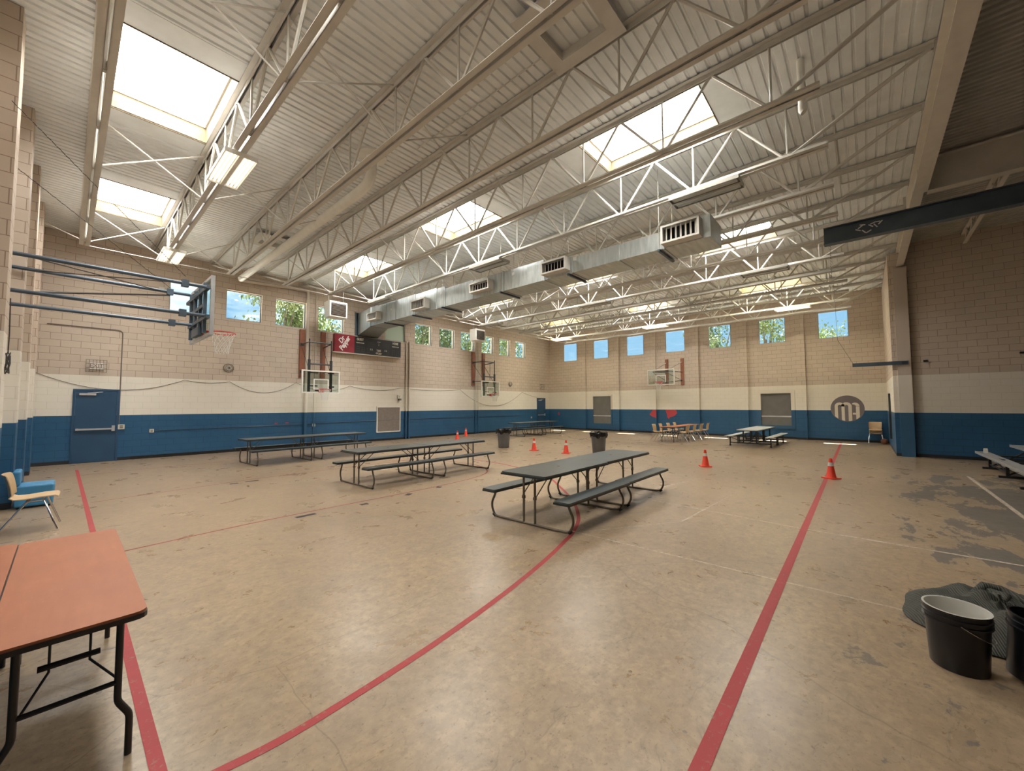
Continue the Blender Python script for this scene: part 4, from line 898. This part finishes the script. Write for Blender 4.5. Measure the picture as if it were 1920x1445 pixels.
patch(wall_e, [(-y, z) for y, z in ((8.95, 1.41), (8.95, 1.30), (8.88, 1.15), (8.86, 0.95), (8.78, 0.85), (8.70, 0.97), (8.55, 1.0), (8.40, 1.08), (8.28, 1.22), (8.33, 1.36), (8.40, 1.41))], 'e', XE - 0.002)
patch(wall_e, [(-y, z) for y, z in ((16.78, 1.0), (16.66, 0.98), (16.64, 1.12), (16.72, 1.22), (16.80, 1.12))], 'e', XE - 0.002)
for y0 in (8.03,):
    patch(wall_w, [(-0.92, 1.25), (-0.70, 1.30), (-0.552, 1.36), (-0.552, 0.98), (-0.66, 1.10), (-0.72, 1.18), (-0.86, 1.16)], 'n', y0 - 0.0015)
    patch(wall_w, [(-0.552, 0.90), (-0.62, 0.75), (-0.66, 0.55), (-0.75, 0.42), (-0.80, 0.20), (-0.70, 0.12), (-0.552, 0.05)], 'n', y0 - 0.0015)
    patch(wall_w, [(8.05, 1.10), (8.20, 1.16), (8.42, 1.05), (8.30, 0.95), (8.05, 0.85)], 'w', -0.5495)
    patch(wall_w, [(8.05, 0.75), (8.12, 0.60), (8.10, 0.25), (8.05, 0.1)], 'w', -0.5495)
wr = thing('hanging_wire', 'coiled loop of dark wire hanging on the left wall pilaster', 'wire', (-0.53, 8.25, 2.2))
MB().tube([(0, 0, 0.9), (0.005, 0.05, 0.45), (0.0, 0.1, 0.2)] + [(0.02 * math.sin(i), 0.1 + 0.06 * math.sin(i * 0.8), 0.06 + 0.14 * math.cos(i * 0.8)) for i in range(26)], 0.006, 5).build('wire', M_DARKWIRE, wr, True)
bm = thing('folded_arm', 'short blue steel arm held out from the corner column', 'arm', (18.08, -1.10, 2.98))
MB().box(-0.04, 0.02, 0, 1.38, 0, 0.125).build('channel', M_BLUESTEEL, bm); MB().box(-0.046, -0.04, 0.02, 0.16, 0.02, 0.10).build('end_plate', M_BLACKSATIN, bm); MB().tube([(-0.01, 1.36, 0.12), (0.10, 1.75, 1.0), (0.1, 1.8, 3.2)], 0.005, 5).build('cord', M_DARKWIRE, bm)
for y, z, lb in ((-1.50, 3.06, 'small black box on the side bay wall beside the column'), (-3.45, 3.15, 'small black box on the side bay wall at the right edge')):
    t = thing('wall_bracket', lb, 'box', (XA, y, z)); MB().box(-0.10, 0, -0.05, 0.05, 0, 0.05).build('box', M_BLACK, t)

# ------------------------------------------------------------------ picnic tables
def make_picnic(label):
    t = thing('picnic_table', label, 'picnic table', (0, 0, 0), 0, 'folding picnic tables')
    top = MB().rbox(-0.915, 0.915, -0.40, 0.40, 0.715, 0.738, 0.05).build('tabletop', M_PICTOP, t)
    e = MB(); 
    for bx in ((-0.912, 0.912, -0.397, -0.375), (-0.912, 0.912, 0.375, 0.397), (-0.912, -0.89, -0.375, 0.375), (0.89, 0.912, -0.375, 0.375)): e.box(*bx, 0.690, 0.715)
    e.build('top_edge', M_PICEDGE, t)
    for x in (-0.45,): MB().lathe([(0.0, 0.7382), (0.022, 0.7382), (0.024, 0.7400), (0.0, 0.7405)], 14, Matrix.Translation((0.0, 0, 0))).build('umbrella_plug', M_PICEDGE, t)
    for s in (-1, 1):
        y0, y1 = sorted((s * 0.52, s * 0.775))
        b = MB().rbox(-0.915, 0.915, y0, y1, 0.425, 0.445, 0.03).build('bench', M_PICTOP, t)
        MB().box(-0.91, 0.91, y0 + 0.003, y0 + 0.02, 0.398, 0.425).box(-0.91, 0.91, y1 - 0.02, y1 - 0.003, 0.398, 0.425).box(-0.91, -0.892, y0 + .02, y1 - .02, 0.398, 0.425).box(0.892, 0.91, y0 + .02, y1 - .02, 0.398, 0.425).build('bench_edge', M_PICEDGE, b)
    for s in (-1, 1):
        x = s * 0.745
        pts = [(x, -0.64, 0.425), (x, -0.665, 0.33), (x, -0.725, 0.22), (x, -0.725, 0.13), (x, -0.67, 0.03), (x, -0.60, 0.018), (x, 0.60, 0.018), (x, 0.67, 0.03), (x, 0.725, 0.13), (x, 0.725, 0.22), (x, 0.665, 0.33), (x, 0.64, 0.425)]
        fr = MB().tube(path_round(pts, 0.05, 3), 0.017, 10).build('leg_frame', M_PICFRAME, t, True)
        c = MB()
        for q in (-1, 1): c.tube([(x, q * 0.655, 0.018), (x, q * 0.695, 0.045)], 0.022, 8)
        c.build('foot_cap', M_BLACK, fr)
        for q in (-0.10, 0.10):
            MB().tube([(x, q, 0.02), (x, q, 0.70)], 0.0165, 10).box(x - 0.02, x + 0.02, q - 0.018, q + 0.018, 0.36, 0.40).build('post', M_PICFRAME, t, True)
            MB().tube([(x, q * 1.2, 0.40), (x - s * 0.36, q * 1.2, 0.69)], 0.008, 6).build('brace', M_PICFRAME, t)
    return t
spots = [
 (5.17, 3.63, 1.2, 'dark folding picnic table nearest the camera, near half of its pair'),
 (7.00, 3.69, 1.2, 'dark folding picnic table nearest the camera, far half of its pair'),
 (4.92, 8.18, 0.6, 'left half of the middle pair of picnic tables'),
 (6.77, 8.22, 1.0, 'right half of the middle pair of picnic tables'),
 (4.33, 13.50, 3.0, 'left picnic table of the pair along the scoreboard wall'),
 (6.19, 13.63, 1.0, 'right picnic table of the pair along the scoreboard wall'),
 (17.15, 14.37, -0.5, 'left half of the picnic table pair by the far blue door'),
 (18.99, 14.34, -1.0, 'right half of the picnic table pair by the far blue door')]
p0 = None
for (x, y, a, lab) in spots:
    if p0 is None: p0 = make_picnic(lab); p0.location = (x, y, 0); p0.rotation_euler = (0, 0, R(a))
    else: dup(p0, (x, y, 0), R(a), lab)

# ------------------------------------------------------------------ cones
def make_cone(label):
    t = thing('traffic_cone', label, 'cone', (0, 0, 0), 0, 'orange traffic cones')
    MB().rbox(-0.14, 0.14, -0.14, 0.14, 0.0, 0.022, 0.03).build('base', M_ORANGE, t)
    MB().lathe([(0.105, 0.022), (0.095, 0.035), (0.030, 0.44), (0.026, 0.455), (0.0, 0.455)], 24).build('cone_body', M_ORANGE, t, True)
    z0, z1 = 0.285, 0.365; rr = lambda z: 0.095 - (z - 0.035) * 0.065 / 0.405 + 0.0025
    MB().lathe([(rr(z0) - 0.004, z0), (rr(z0), z0), (rr(z1), z1), (rr(z1) - 0.004, z1)], 24).build('reflective_collar', M_REFLECT, t, True)
    return t
cones = [(11.72, 9.33, 'orange cone with white collar, left one behind the middle tables'), (11.80, 7.95, 'orange cone with torn collar beside the right grey bin'), (11.75, 3.34, 'orange cone between the nearest picnic table and the long red line'), (11.73, 0.64, 'orange cone nearest the camera, standing on the long red line'), (14.75, 16.55, 'orange cone against the scoreboard wall'), (12.9, 15.1, 'small orange cone seen just above the middle tables')]
c0 = None
for i, (x, y, lab) in enumerate(cones):
    if c0 is None: c0 = make_cone(lab); c0.location = (x, y, 0)
    else: dup(c0, (x, y, 0), 0.3 * i, lab)

# ------------------------------------------------------------------ bins
def make_bin(x, y, s, lab):
    t = thing('trash_bin', lab, 'trash can', (x, y, 0), 0.3, 'grey trash cans')
    MB().lathe([(0.0, 0.0), (0.20, 0.0), (0.215, 0.02), (0.26, 0.66), (0.275, 0.665), (0.275, 0.70), (0.262, 0.70), (0.25, 0.66), (0.20, 0.05), (0, 0.05)], 28).build('bin_body', M_GREYBIN, t, True)
    rnd = random.Random(int(x * 10)); a = MB(); n = 40; P = []
    prof = [(0.235, 0.45), (0.245, 0.69), (0.275, 0.745), (0.30, 0.735), (0.305, 0.66), (0.292, 0.585)]
    for j in range(n + 1):
        q = 2 * math.pi * (j % n) / n; k = rnd.Random if False else None
        row = []
        for i, (rr, z) in enumerate(prof):
            w = 0.018 * math.sin(q * 7 + i) + 0.012 * math.sin(q * 13 + 2 * i); ww = w * (1 if i > 1 else 0.3)
            zz = z + (0.030 * math.sin(q * 5 + 1) + 0.022 * math.sin(q * 11)) * (1 if i == 5 else 0.35 if i > 1 else 0)
            row.append(((rr + ww) * math.cos(q), (rr + ww) * math.sin(q), zz))
        P.append(row)
    a.grid(P); a.build('bin_liner', M_BAG, t, True)
    k = MB(); k.tube([(0.30, 0.0, 0.66), (0.37, 0.02, 0.60), (0.36, 0.05, 0.52), (0.31, 0.04, 0.55)], [0.03, 0.05, 0.04, 0.02], 8); k.build('liner_knot', M_BAG, t, True)
    return t
make_bin(11.72, 10.88, 1, 'grey trash can with black liner, the left one behind the middle tables')
make_bin(12.45, 7.02, 1, 'grey trash can with black liner partly behind the nearest picnic table')

# ------------------------------------------------------------------ stacking chairs
def make_chair(label, group=None):
    # faces +x, origin on the floor under the seat centre
    t = thing('stacking_chair', label, 'chair', (0, 0, 0), 0, group)
    prof = [(0.235, 0.425, 0.195), (0.215, 0.442, 0.215), (0.10, 0.440, 0.225), (-0.05, 0.425, 0.22), (-0.15, 0.428, 0.21), (-0.195, 0.455, 0.20), (-0.215, 0.51, 0.195), (-0.225, 0.60, 0.20), (-0.245, 0.70, 0.215), (-0.265, 0.77, 0.215), (-0.285, 0.785, 0.20)]
    P = []
    for (x, z, hw) in prof:
        row = []
        for j in range(9):
            v = (j - 4) / 4; edge = abs(v) ** 3
            if z < 0.47: row.append((x, v * hw, z + 0.022 * edge))
            else: row.append((x + 0.045 * abs(v) ** 2.2, v * hw, z))
        P.append(row)
    MB().grid(P, 0.009).build('seat_shell', M_TANPLASTIC, t, True)
    for s in (-1, 1):
        MB().tube([(0.10, s * 0.15, 0.425), (0.12, s * 0.18, 0.40), (0.25, s * 0.235, 0.006)], 0.0115, 8).build('leg', M_CHROME, t, True)
        MB().tube([(-0.02, s * 0.15, 0.420), (-0.05, s * 0.18, 0.39), (-0.29, s * 0.235, 0.006)], 0.0115, 8).build('leg', M_CHROME, t, True)
    MB().tube([(0.11, -0.16, 0.412), (0.11, 0.16, 0.412)], 0.010, 6).tube([(-0.03, -0.16, 0.405), (-0.03, 0.16, 0.405)], 0.010, 6).tube([(0.11, -0.15, 0.412), (-0.03, -0.15, 0.405)], 0.01, 6).tube([(0.11, 0.15, 0.412), (-0.03, 0.15, 0.405)], 0.01, 6).build('under_frame', M_CHROME, t, True)
    return t
ch0 = make_chair('tan plastic chair standing by the left wall', None); ch0.location = (-0.26, 8.66, 0); ch0.rotation_euler = (0, 0, R(-3))
near = [(18.72, 6.22), (19.62, 6.20), (20.50, 6.15), (21.38, 6.12)]; far = [(18.55, 7.30), (19.30, 7.28), (20.22, 7.25), (21.05, 7.22)]
nn = ['nearest the camera', 'second from the camera', 'third from the camera', 'closest to the far wall']
for i, (x, y) in enumerate(near): dup(ch0, (x, y, 0), R(88 + 4 * (i % 2)), 'tan chair on the right side of the long brown table, ' + nn[i], 'chairs at the long brown table')
for i, (x, y) in enumerate(far): dup(ch0, (x, y, 0), R(-90 + 3 * (i % 2)), 'tan chair on the left side of the long brown table, ' + nn[i], 'chairs at the long brown table')
for i in range(3): dup(ch0, (23.52 - 0.012 * i, -0.30, 0.065 * i), R(180), 'tan plastic chair, %s of the stack in the far right corner' % ['bottom', 'middle', 'top'][i], 'stacked tan chairs')
def fold_table(loc, W, Lh, H, label, group=None, rz=0):
    # long side along y; origin on the floor at the table centre
    t = thing('folding_table', label, 'table', loc, rz, group)
    MB().rbox(-W / 2, W / 2, -Lh / 2, Lh / 2, H - 0.012, H, 0.045).build('tabletop', M_WOODTOP, t)
    MB().rbox(-W / 2 - 0.003, W / 2 + 0.003, -Lh / 2 - 0.003, Lh / 2 + 0.003, H - 0.034, H - 0.0125, 0.045).build('top_edge', M_TABLEEDGE, t)
    MB().box(-W / 2 + 0.05, W / 2 - 0.05, -Lh / 2 + 0.10, -Lh / 2 + 0.16, H - 0.055, H - 0.034).box(-W / 2 + 0.05, W / 2 - 0.05, Lh / 2 - 0.16, Lh / 2 - 0.10, H - 0.055, H - 0.034).build('cleat', M_WOODTOP, t)
    for s in (-1, 1):
        y = s * (Lh / 2 - 0.20)
        for q in (-1, 1):
            x = q * (W / 2 - 0.075)
            MB().tube(path_round([(x, y, H - 0.034), (x, y, 0.27), (x + q * 0.045, y - s * 0.0, 0.19), (x + q * 0.045, y, 0.0)], 0.02, 3), 0.0145, 10).build('leg', M_BLACK, t, True)
        MB().tube([(-(W / 2 - 0.075), y, 0.36), (W / 2 - 0.075, y, 0.36)], 0.012, 8).build('cross_bar', M_BLACK, t, True)
        yi = y - s * 0.10
        b = MB().tube([(-0.10, yi, H - 0.245), (0.10, yi, H - 0.245)], 0.014, 8)
        for q in (-1, 1): b.tube([(q * 0.065, yi - s * 0.02, H - 0.034), (q * 0.065, yi, H - 0.20), (q * 0.065, yi, H - 0.27), (q * (W / 2 - 0.08), y, H - (0.36 if q > 0 else 0.40))], 0.0055, 6)
        b.build('leg_brace', M_BLACK, t, True)
    return t
ft = fold_table((0.055, 3.48, 0), 0.47, 1.86, 0.74, 'orange brown folding table with black edge nearest the camera')
dup(ft, (-0.422, 3.52, 0), 0, 'orange brown folding table cut off at the left edge of the photo')
tl = fold_table((18.95, 6.74, 0), 0.60, 1.83, 0.70, 'brown folding table in the middle of the far chairs, near half', 'far brown tables', R(-91)); dup(tl, (20.80, 6.68, 0), R(-91), 'brown folding table in the middle of the far chairs, far half')
bc = thing('lounge_seat', 'sky blue vinyl block seat against the left wall', 'seat', (-0.30, 10.72, 0))
def soft(x0, x1, y0, y1, z0, z1, name):
    mbs = MB().box(x0, x1, y0, y1, z0, z1); o = mbs.build(name, M_BLUEVINYL, bc); m = o.modifiers.new('round', 'BEVEL'); m.width = 0.03; m.segments = 3; return o
soft(-0.22, 0.22, -0.27, 0.27, 0.22, 0.38, 'cushion'); soft(-0.22, 0.21, -0.26, 0.26, 0.03, 0.215, 'seat_base'); soft(-0.25, -0.16, -0.27, 0.27, 0.385, 0.62, 'backrest')
fe = MB()
for sx in (-0.17, 0.17):
    for sy in (-0.2, 0.2): fe.box(sx - 0.02, sx + 0.02, sy - 0.02, sy + 0.02, 0, 0.03)
fe.build('foot', M_BLACK, bc)

# ------------------------------------------------------------------ cafeteria table
ct = thing('cafeteria_table', 'light grey mobile lunch table with attached benches by the far wall', 'table', (19.75, 3.50, 0), R(-1.0))
MB().rbox(-1.80, 1.80, -0.38, 0.38, 0.665, 0.695, 0.04).build('tabletop', M_LAMTOP, ct); MB().rbox(-1.79, 1.79, -0.37, 0.37, 0.645, 0.664, 0.04).build('top_edge', M_BLACK, ct)
for s in (-1, 1):
    b = MB().rbox(-1.75, 1.75, s * 0.72 - 0.13, s * 0.72 + 0.13, 0.40, 0.425, 0.03).build('bench', M_LAMTOP, ct)
    MB().box(-1.70, 1.70, s * 0.72 - 0.03, s * 0.72 + 0.03, 0.365, 0.40).build('bench_rail', M_BLACK, b)
for x in (-1.35, -0.12, 0.12, 1.35):
    f = MB().box(x - 0.02, x + 0.02, -0.74, 0.74, 0.12, 0.16).box(x - 0.02, x + 0.02, -0.74, -0.70, 0.07, 0.38).box(x - 0.02, x + 0.02, 0.70, 0.74, 0.07, 0.38).box(x - 0.02, x + 0.02, -0.25, -0.21, 0.14, 0.65).box(x - 0.02, x + 0.02, 0.21, 0.25, 0.14, 0.65)
    f.tube([(x, -0.70, 0.36), (x, -0.25, 0.16)], 0.012, 6).tube([(x, 0.70, 0.36), (x, 0.25, 0.16)], 0.012, 6).build('frame_leg', M_BLACK, ct)
    c = MB()
    for q in (-0.72, 0.72): c.lathe([(0, -0.014), (0.035, -0.014), (0.035, 0.014), (0, 0.014)], 14, Matrix.Translation((x, q, 0.036)) @ Matrix.Rotation(R(90), 4, 'Y'))
    c.build('caster', M_BLACK, ct)
MB().tube([(-1.35, 0, 0.16), (0, 0, 0.56)], 0.014, 6).tube([(1.35, 0, 0.16), (0, 0, 0.56)], 0.014, 6).tube([(-1.35, 0.1, 0.14), (1.35, 0.1, 0.14)], 0.016, 6).build('fold_strut', M_BLACK, ct)

# ------------------------------------------------------------------ bleachers, ball
bl = thing('bleacher', 'low aluminium bleacher with black legs in the side bay', 'bleacher', (13.9, -2.4, 0))
MB().box(-4.0, 2.50, 0.0, 0.22, 0.385, 0.425).box(-4.0, 2.50, 0.20, 0.225, 0.37, 0.43).build('seat_plank', M_ALU, bl)
MB().box(-4.0, 2.50, -0.62, -0.38, 0.59, 0.63).box(-4.0, 2.50, -0.40, -0.375, 0.575, 0.635).build('seat_plank', M_ALU, bl)
MB().box(-4.0, 2.45, -0.24, -0.05, 0.17, 0.20).build('foot_plank', M_ALU, bl)
for x in (2.15, 0.45, -1.25, -2.95):
    MB().box(x - 0.03, x + 0.03, 0.0, 0.05, 0, 0.385).box(x - 0.03, x + 0.03, -0.65, -0.60, 0, 0.59).box(x - 0.035, x + 0.035, -0.68, 0.16, 0.0, 0.05).box(x - 0.025, x + 0.025, -0.62, 0.18, 0.33, 0.37).tube([(x, 0.02, 0.06), (x, -0.6, 0.5)], 0.02, 6).build('leg_frame', M_BLACK, bl)
MB().tube([(2.15, 0.0, 0.36), (0.45, 0.0, 0.06)], 0.014, 6).tube([(2.15, 0.0, 0.06), (0.45, 0.0, 0.36)], 0.014, 6).tube([(2.15, 0.02, 0.12), (0.45, 0.02, 0.12)], 0.016, 6).build('cross_brace', M_BLACKSATIN, bl)
o = thing('paper_cup', 'small white carton left on the bleacher plank', 'carton', (15.95, -2.30, 0.425)); MB().box(-0.04, 0.04, -0.035, 0.035, 0, 0.085).build('carton_body', M_WHITE, o); MB().prism([(-0.04, 0), (0.04, 0), (0.0, 0.03)], -0.035, 0.035, Matrix.Translation((0, 0, 0.085)) @ Matrix.Rotation(R(90), 4, 'X')).build('carton_top', M_OUTLET, o)
o = thing('black_clip', 'small black strap on the bleacher plank', 'strap', (14.2, -2.29, 0.425)); MB().box(-0.09, 0.05, -0.03, 0.02, 0, 0.012).tube([(0.05, 0, 0.006), (0.10, 0.03, 0.01)], 0.006, 6).build('strap', M_BLACK, o)
bb = thing('basketball', 'worn orange brown basketball beside the stacked chairs', 'ball', (23.10, -0.56, 0.0))
n = 16; prof = [(0.12 * math.sin(math.pi * i / n), 0.12 - 0.12 * math.cos(math.pi * i / n)) for i in range(n + 1)]
MB().lathe(prof, 24).build('ball', M_BALL, bb, True)
s = MB()
for ax in (0, 1, 2):
    P = []
    for i in range(32):
        q = 2 * math.pi * i / 32; c, d = 0.1195 * math.cos(q), 0.1195 * math.sin(q); P.append(((c, d, 0.12), (c, 0, 0.12 + d), (0, c, 0.12 + d))[ax])
    s.tube(P, 0.002, 5, closed=True)
s.build('seam', M_BLACK, bb)

# ------------------------------------------------------------------ buckets and cloth
def bucket(loc, label, rot=None):
    t = thing('bucket', label, 'bucket', loc, 0, None)
    if rot: t.rotation_euler = rot
    MB().lathe([(0.0, 0.0), (0.128, 0.0), (0.133, 0.006), (0.148, 0.29), (0.160, 0.292), (0.160, 0.302), (0.150, 0.305), (0.151, 0.325), (0.160, 0.327), (0.160, 0.336), (0.151, 0.339), (0.153, 0.362), (0.158, 0.365), (0.158, 0.372), (0.150, 0.372)], 40, close=True).build('bucket_body', M_BUCKET, t, True)
    MB().lathe([(0.0, 0.018), (0.126, 0.020), (0.143, 0.30), (0.147, 0.3745), (0.158, 0.3745), (0.158, 0.3725)], 40, close=True).build('bucket_lining', M_BUCKETIN if rot is None else M_BUCKET, t, True)
    MB().tube([(0.162 * math.cos(q), 0.162 * math.sin(q), 0.31 - 0.10 * abs(math.sin(q * 1.0)) ) for q in [math.pi + math.pi * i / 14 for i in range(15)]], 0.0025, 5).build('handle', M_CHROME if rot is None else M_DARKWIRE, t)
    return t
bucket((3.90, -0.395, 0), 'black bucket with white inside standing on the worn floor')
bucket((3.97, -0.732, 0.016), 'glossy black bucket leaning beside the white lined bucket at the right edge', (R(7), 0, R(10)))
cl = MB(); P = []; rn = random.Random(3)
NA, NR = 72, 16
for i in range(NR + 1):
    f = i / NR; row = []
    for j in range(NA + 1):
        q = 2 * math.pi * (j % NA) / NA
        rx, ry = 0.62, 0.56; lob = 1 + 0.05 * math.sin(3 * q + 1) + 0.03 * math.sin(7 * q)
        x = rx * f * lob * math.cos(q); y = ry * f * lob * math.sin(q)
        h = 0.17 * (1 - f ** 2.6) + 0.028 * math.sin(9 * x + 14 * y + 2 * math.sin(6 * x)) * (1 - f) * 1.4 + 0.020 * math.sin(22 * y - 8 * x) * (1 - f) + 0.012 * math.sin(5 * q + 9 * f) * (1 - f ** 4)
        rib = 0.0035 * math.sin(170 * (y * 0.85 + x * 0.25)) * (1 - f ** 6)
        row.append((x, y, max(0.004, h + rib + 0.012)))
    P.append(row)
cl.grid(P)
ob = thing('cloth_heap', 'heap of dark olive ribbed cloth behind the buckets', 'cloth', (4.80, -0.72, 0)); cl.build('cloth', M_FABRIC, ob, True)
kn = MB(); kn.tube([(0.15, 0.12, 0.16), (0.22, 0.05, 0.21), (0.24, -0.04, 0.20), (0.18, -0.10, 0.19), (0.08, -0.16, 0.18), (0.02, -0.24, 0.15)], [0.02, 0.035, 0.035, 0.03, 0.028, 0.015], 10)
kn.tube([(0.28, 0.10, 0.12), (0.18, 0.02, 0.185), (0.12, -0.05, 0.19), (0.05, -0.02, 0.17)], [0.015, 0.03, 0.03, 0.02], 10); kn.build('cloth_knot', M_FABRIC, ob, True)

# ------------------------------------------------------------------ outside
struct(MB().box(-60, 90, -60, 120, -0.5, -0.3), 'bounce_ground', M_BOUNCE)  # unseen ground under the trees, kept pale to brighten the ceiling by bounce
def tree(x, y, h, rad, label, leaf, n, seed, zc=0.66):
    rn = random.Random(seed); t = thing('tree', label, 'tree', (x, y, -0.3), 0, 'trees outside the windows')
    tr = MB(); tr.tube([(0, 0, 0), (0.15, 0.1, h * 0.3), (0, 0, h * 0.75)], [0.28, 0.2, 0.08], 8)
    cl = []
    for i in range(16):
        a = rn.uniform(0, 2 * math.pi); rr = rad * rn.uniform(0.25, 0.95); z = h * zc + rn.uniform(-0.30, 0.34) * h
        e = (rr * math.cos(a), rr * math.sin(a), z); cl.append(e); tr.tube([(0, 0, h * 0.3 + rn.random() * h * 0.25), (e[0] * 0.5, e[1] * 0.5, (z + h * 0.45) / 2), e], [0.09, 0.05, 0.015], 5)
    tr.build('trunk', M_BARK, t)
    f = MB()
    for i in range(n):
        c = cl[rn.randrange(len(cl))]; s = rad * 0.26
        p = Vector((c[0] + rn.gauss(0, s), c[1] + rn.gauss(0, s), c[2] + rn.gauss(0, s * 0.8))); M_ = Euler((rn.uniform(0, 6.3), rn.uniform(0, 6.3), rn.uniform(0, 6.3))).to_matrix(); k = rn.uniform(0.06, 0.12)
        f.add([p + M_ @ Vector(q) for q in ((-k, 0, 0), (0, -k * 0.5, 0), (k, 0, 0), (0, k * 0.5, 0))], [(0, 1, 2, 3)])
    f.build('foliage', leaf, t); return t
for i, (x, y, h, rad, lf, n, zc, lb) in enumerate((
    (7.2, 22.6, 7.6, 1.5, M_LEAF2, 5200, 0.72, 'leafy tree seen through the window left of the scoreboard'),
    (9.6, 23.4, 8.0, 1.9, M_LEAF2, 6500, 0.72, 'leafy tree seen through the window behind the near unit heater'),
    (15.6, 23.0, 8.6, 1.8, M_LEAF, 6000, 0.72, 'leafy tree seen through the first window right of the scoreboard'),
    (18.6, 23.4, 8.8, 2.0, M_LEAF, 7500, 0.72, 'leafy tree seen through the second window right of the scoreboard'),
    (21.6, 23.4, 8.0, 1.9, M_LEAF2, 5200, 0.70, 'leafy tree seen behind the far unit heater'),
    (25.0, 23.8, 8.0, 2.0, M_LEAF, 4200, 0.70, 'thin leafed tree seen near the far corner'),
    (28.6, 24.5, 7.8, 2.0, M_LEAF, 3800, 0.66, 'pale tree seen through the last scoreboard wall window'),
    (31.5, 7.9, 8.4, 1.6, M_LEAF, 5200, 0.68, 'tree seen through the fourth far wall window'),
    (31.5, 4.9, 8.6, 1.7, M_LEAF2, 7800, 0.68, 'bright leafy tree seen through the fifth far wall window'),
    (38.0, 1.6, 7.6, 2.2, M_LEAF2, 3500, 0.66, 'low treetop seen through the right window of the far wall'))):
    tree(x, y, h, rad, lb, lf, n, 11 + i, zc)
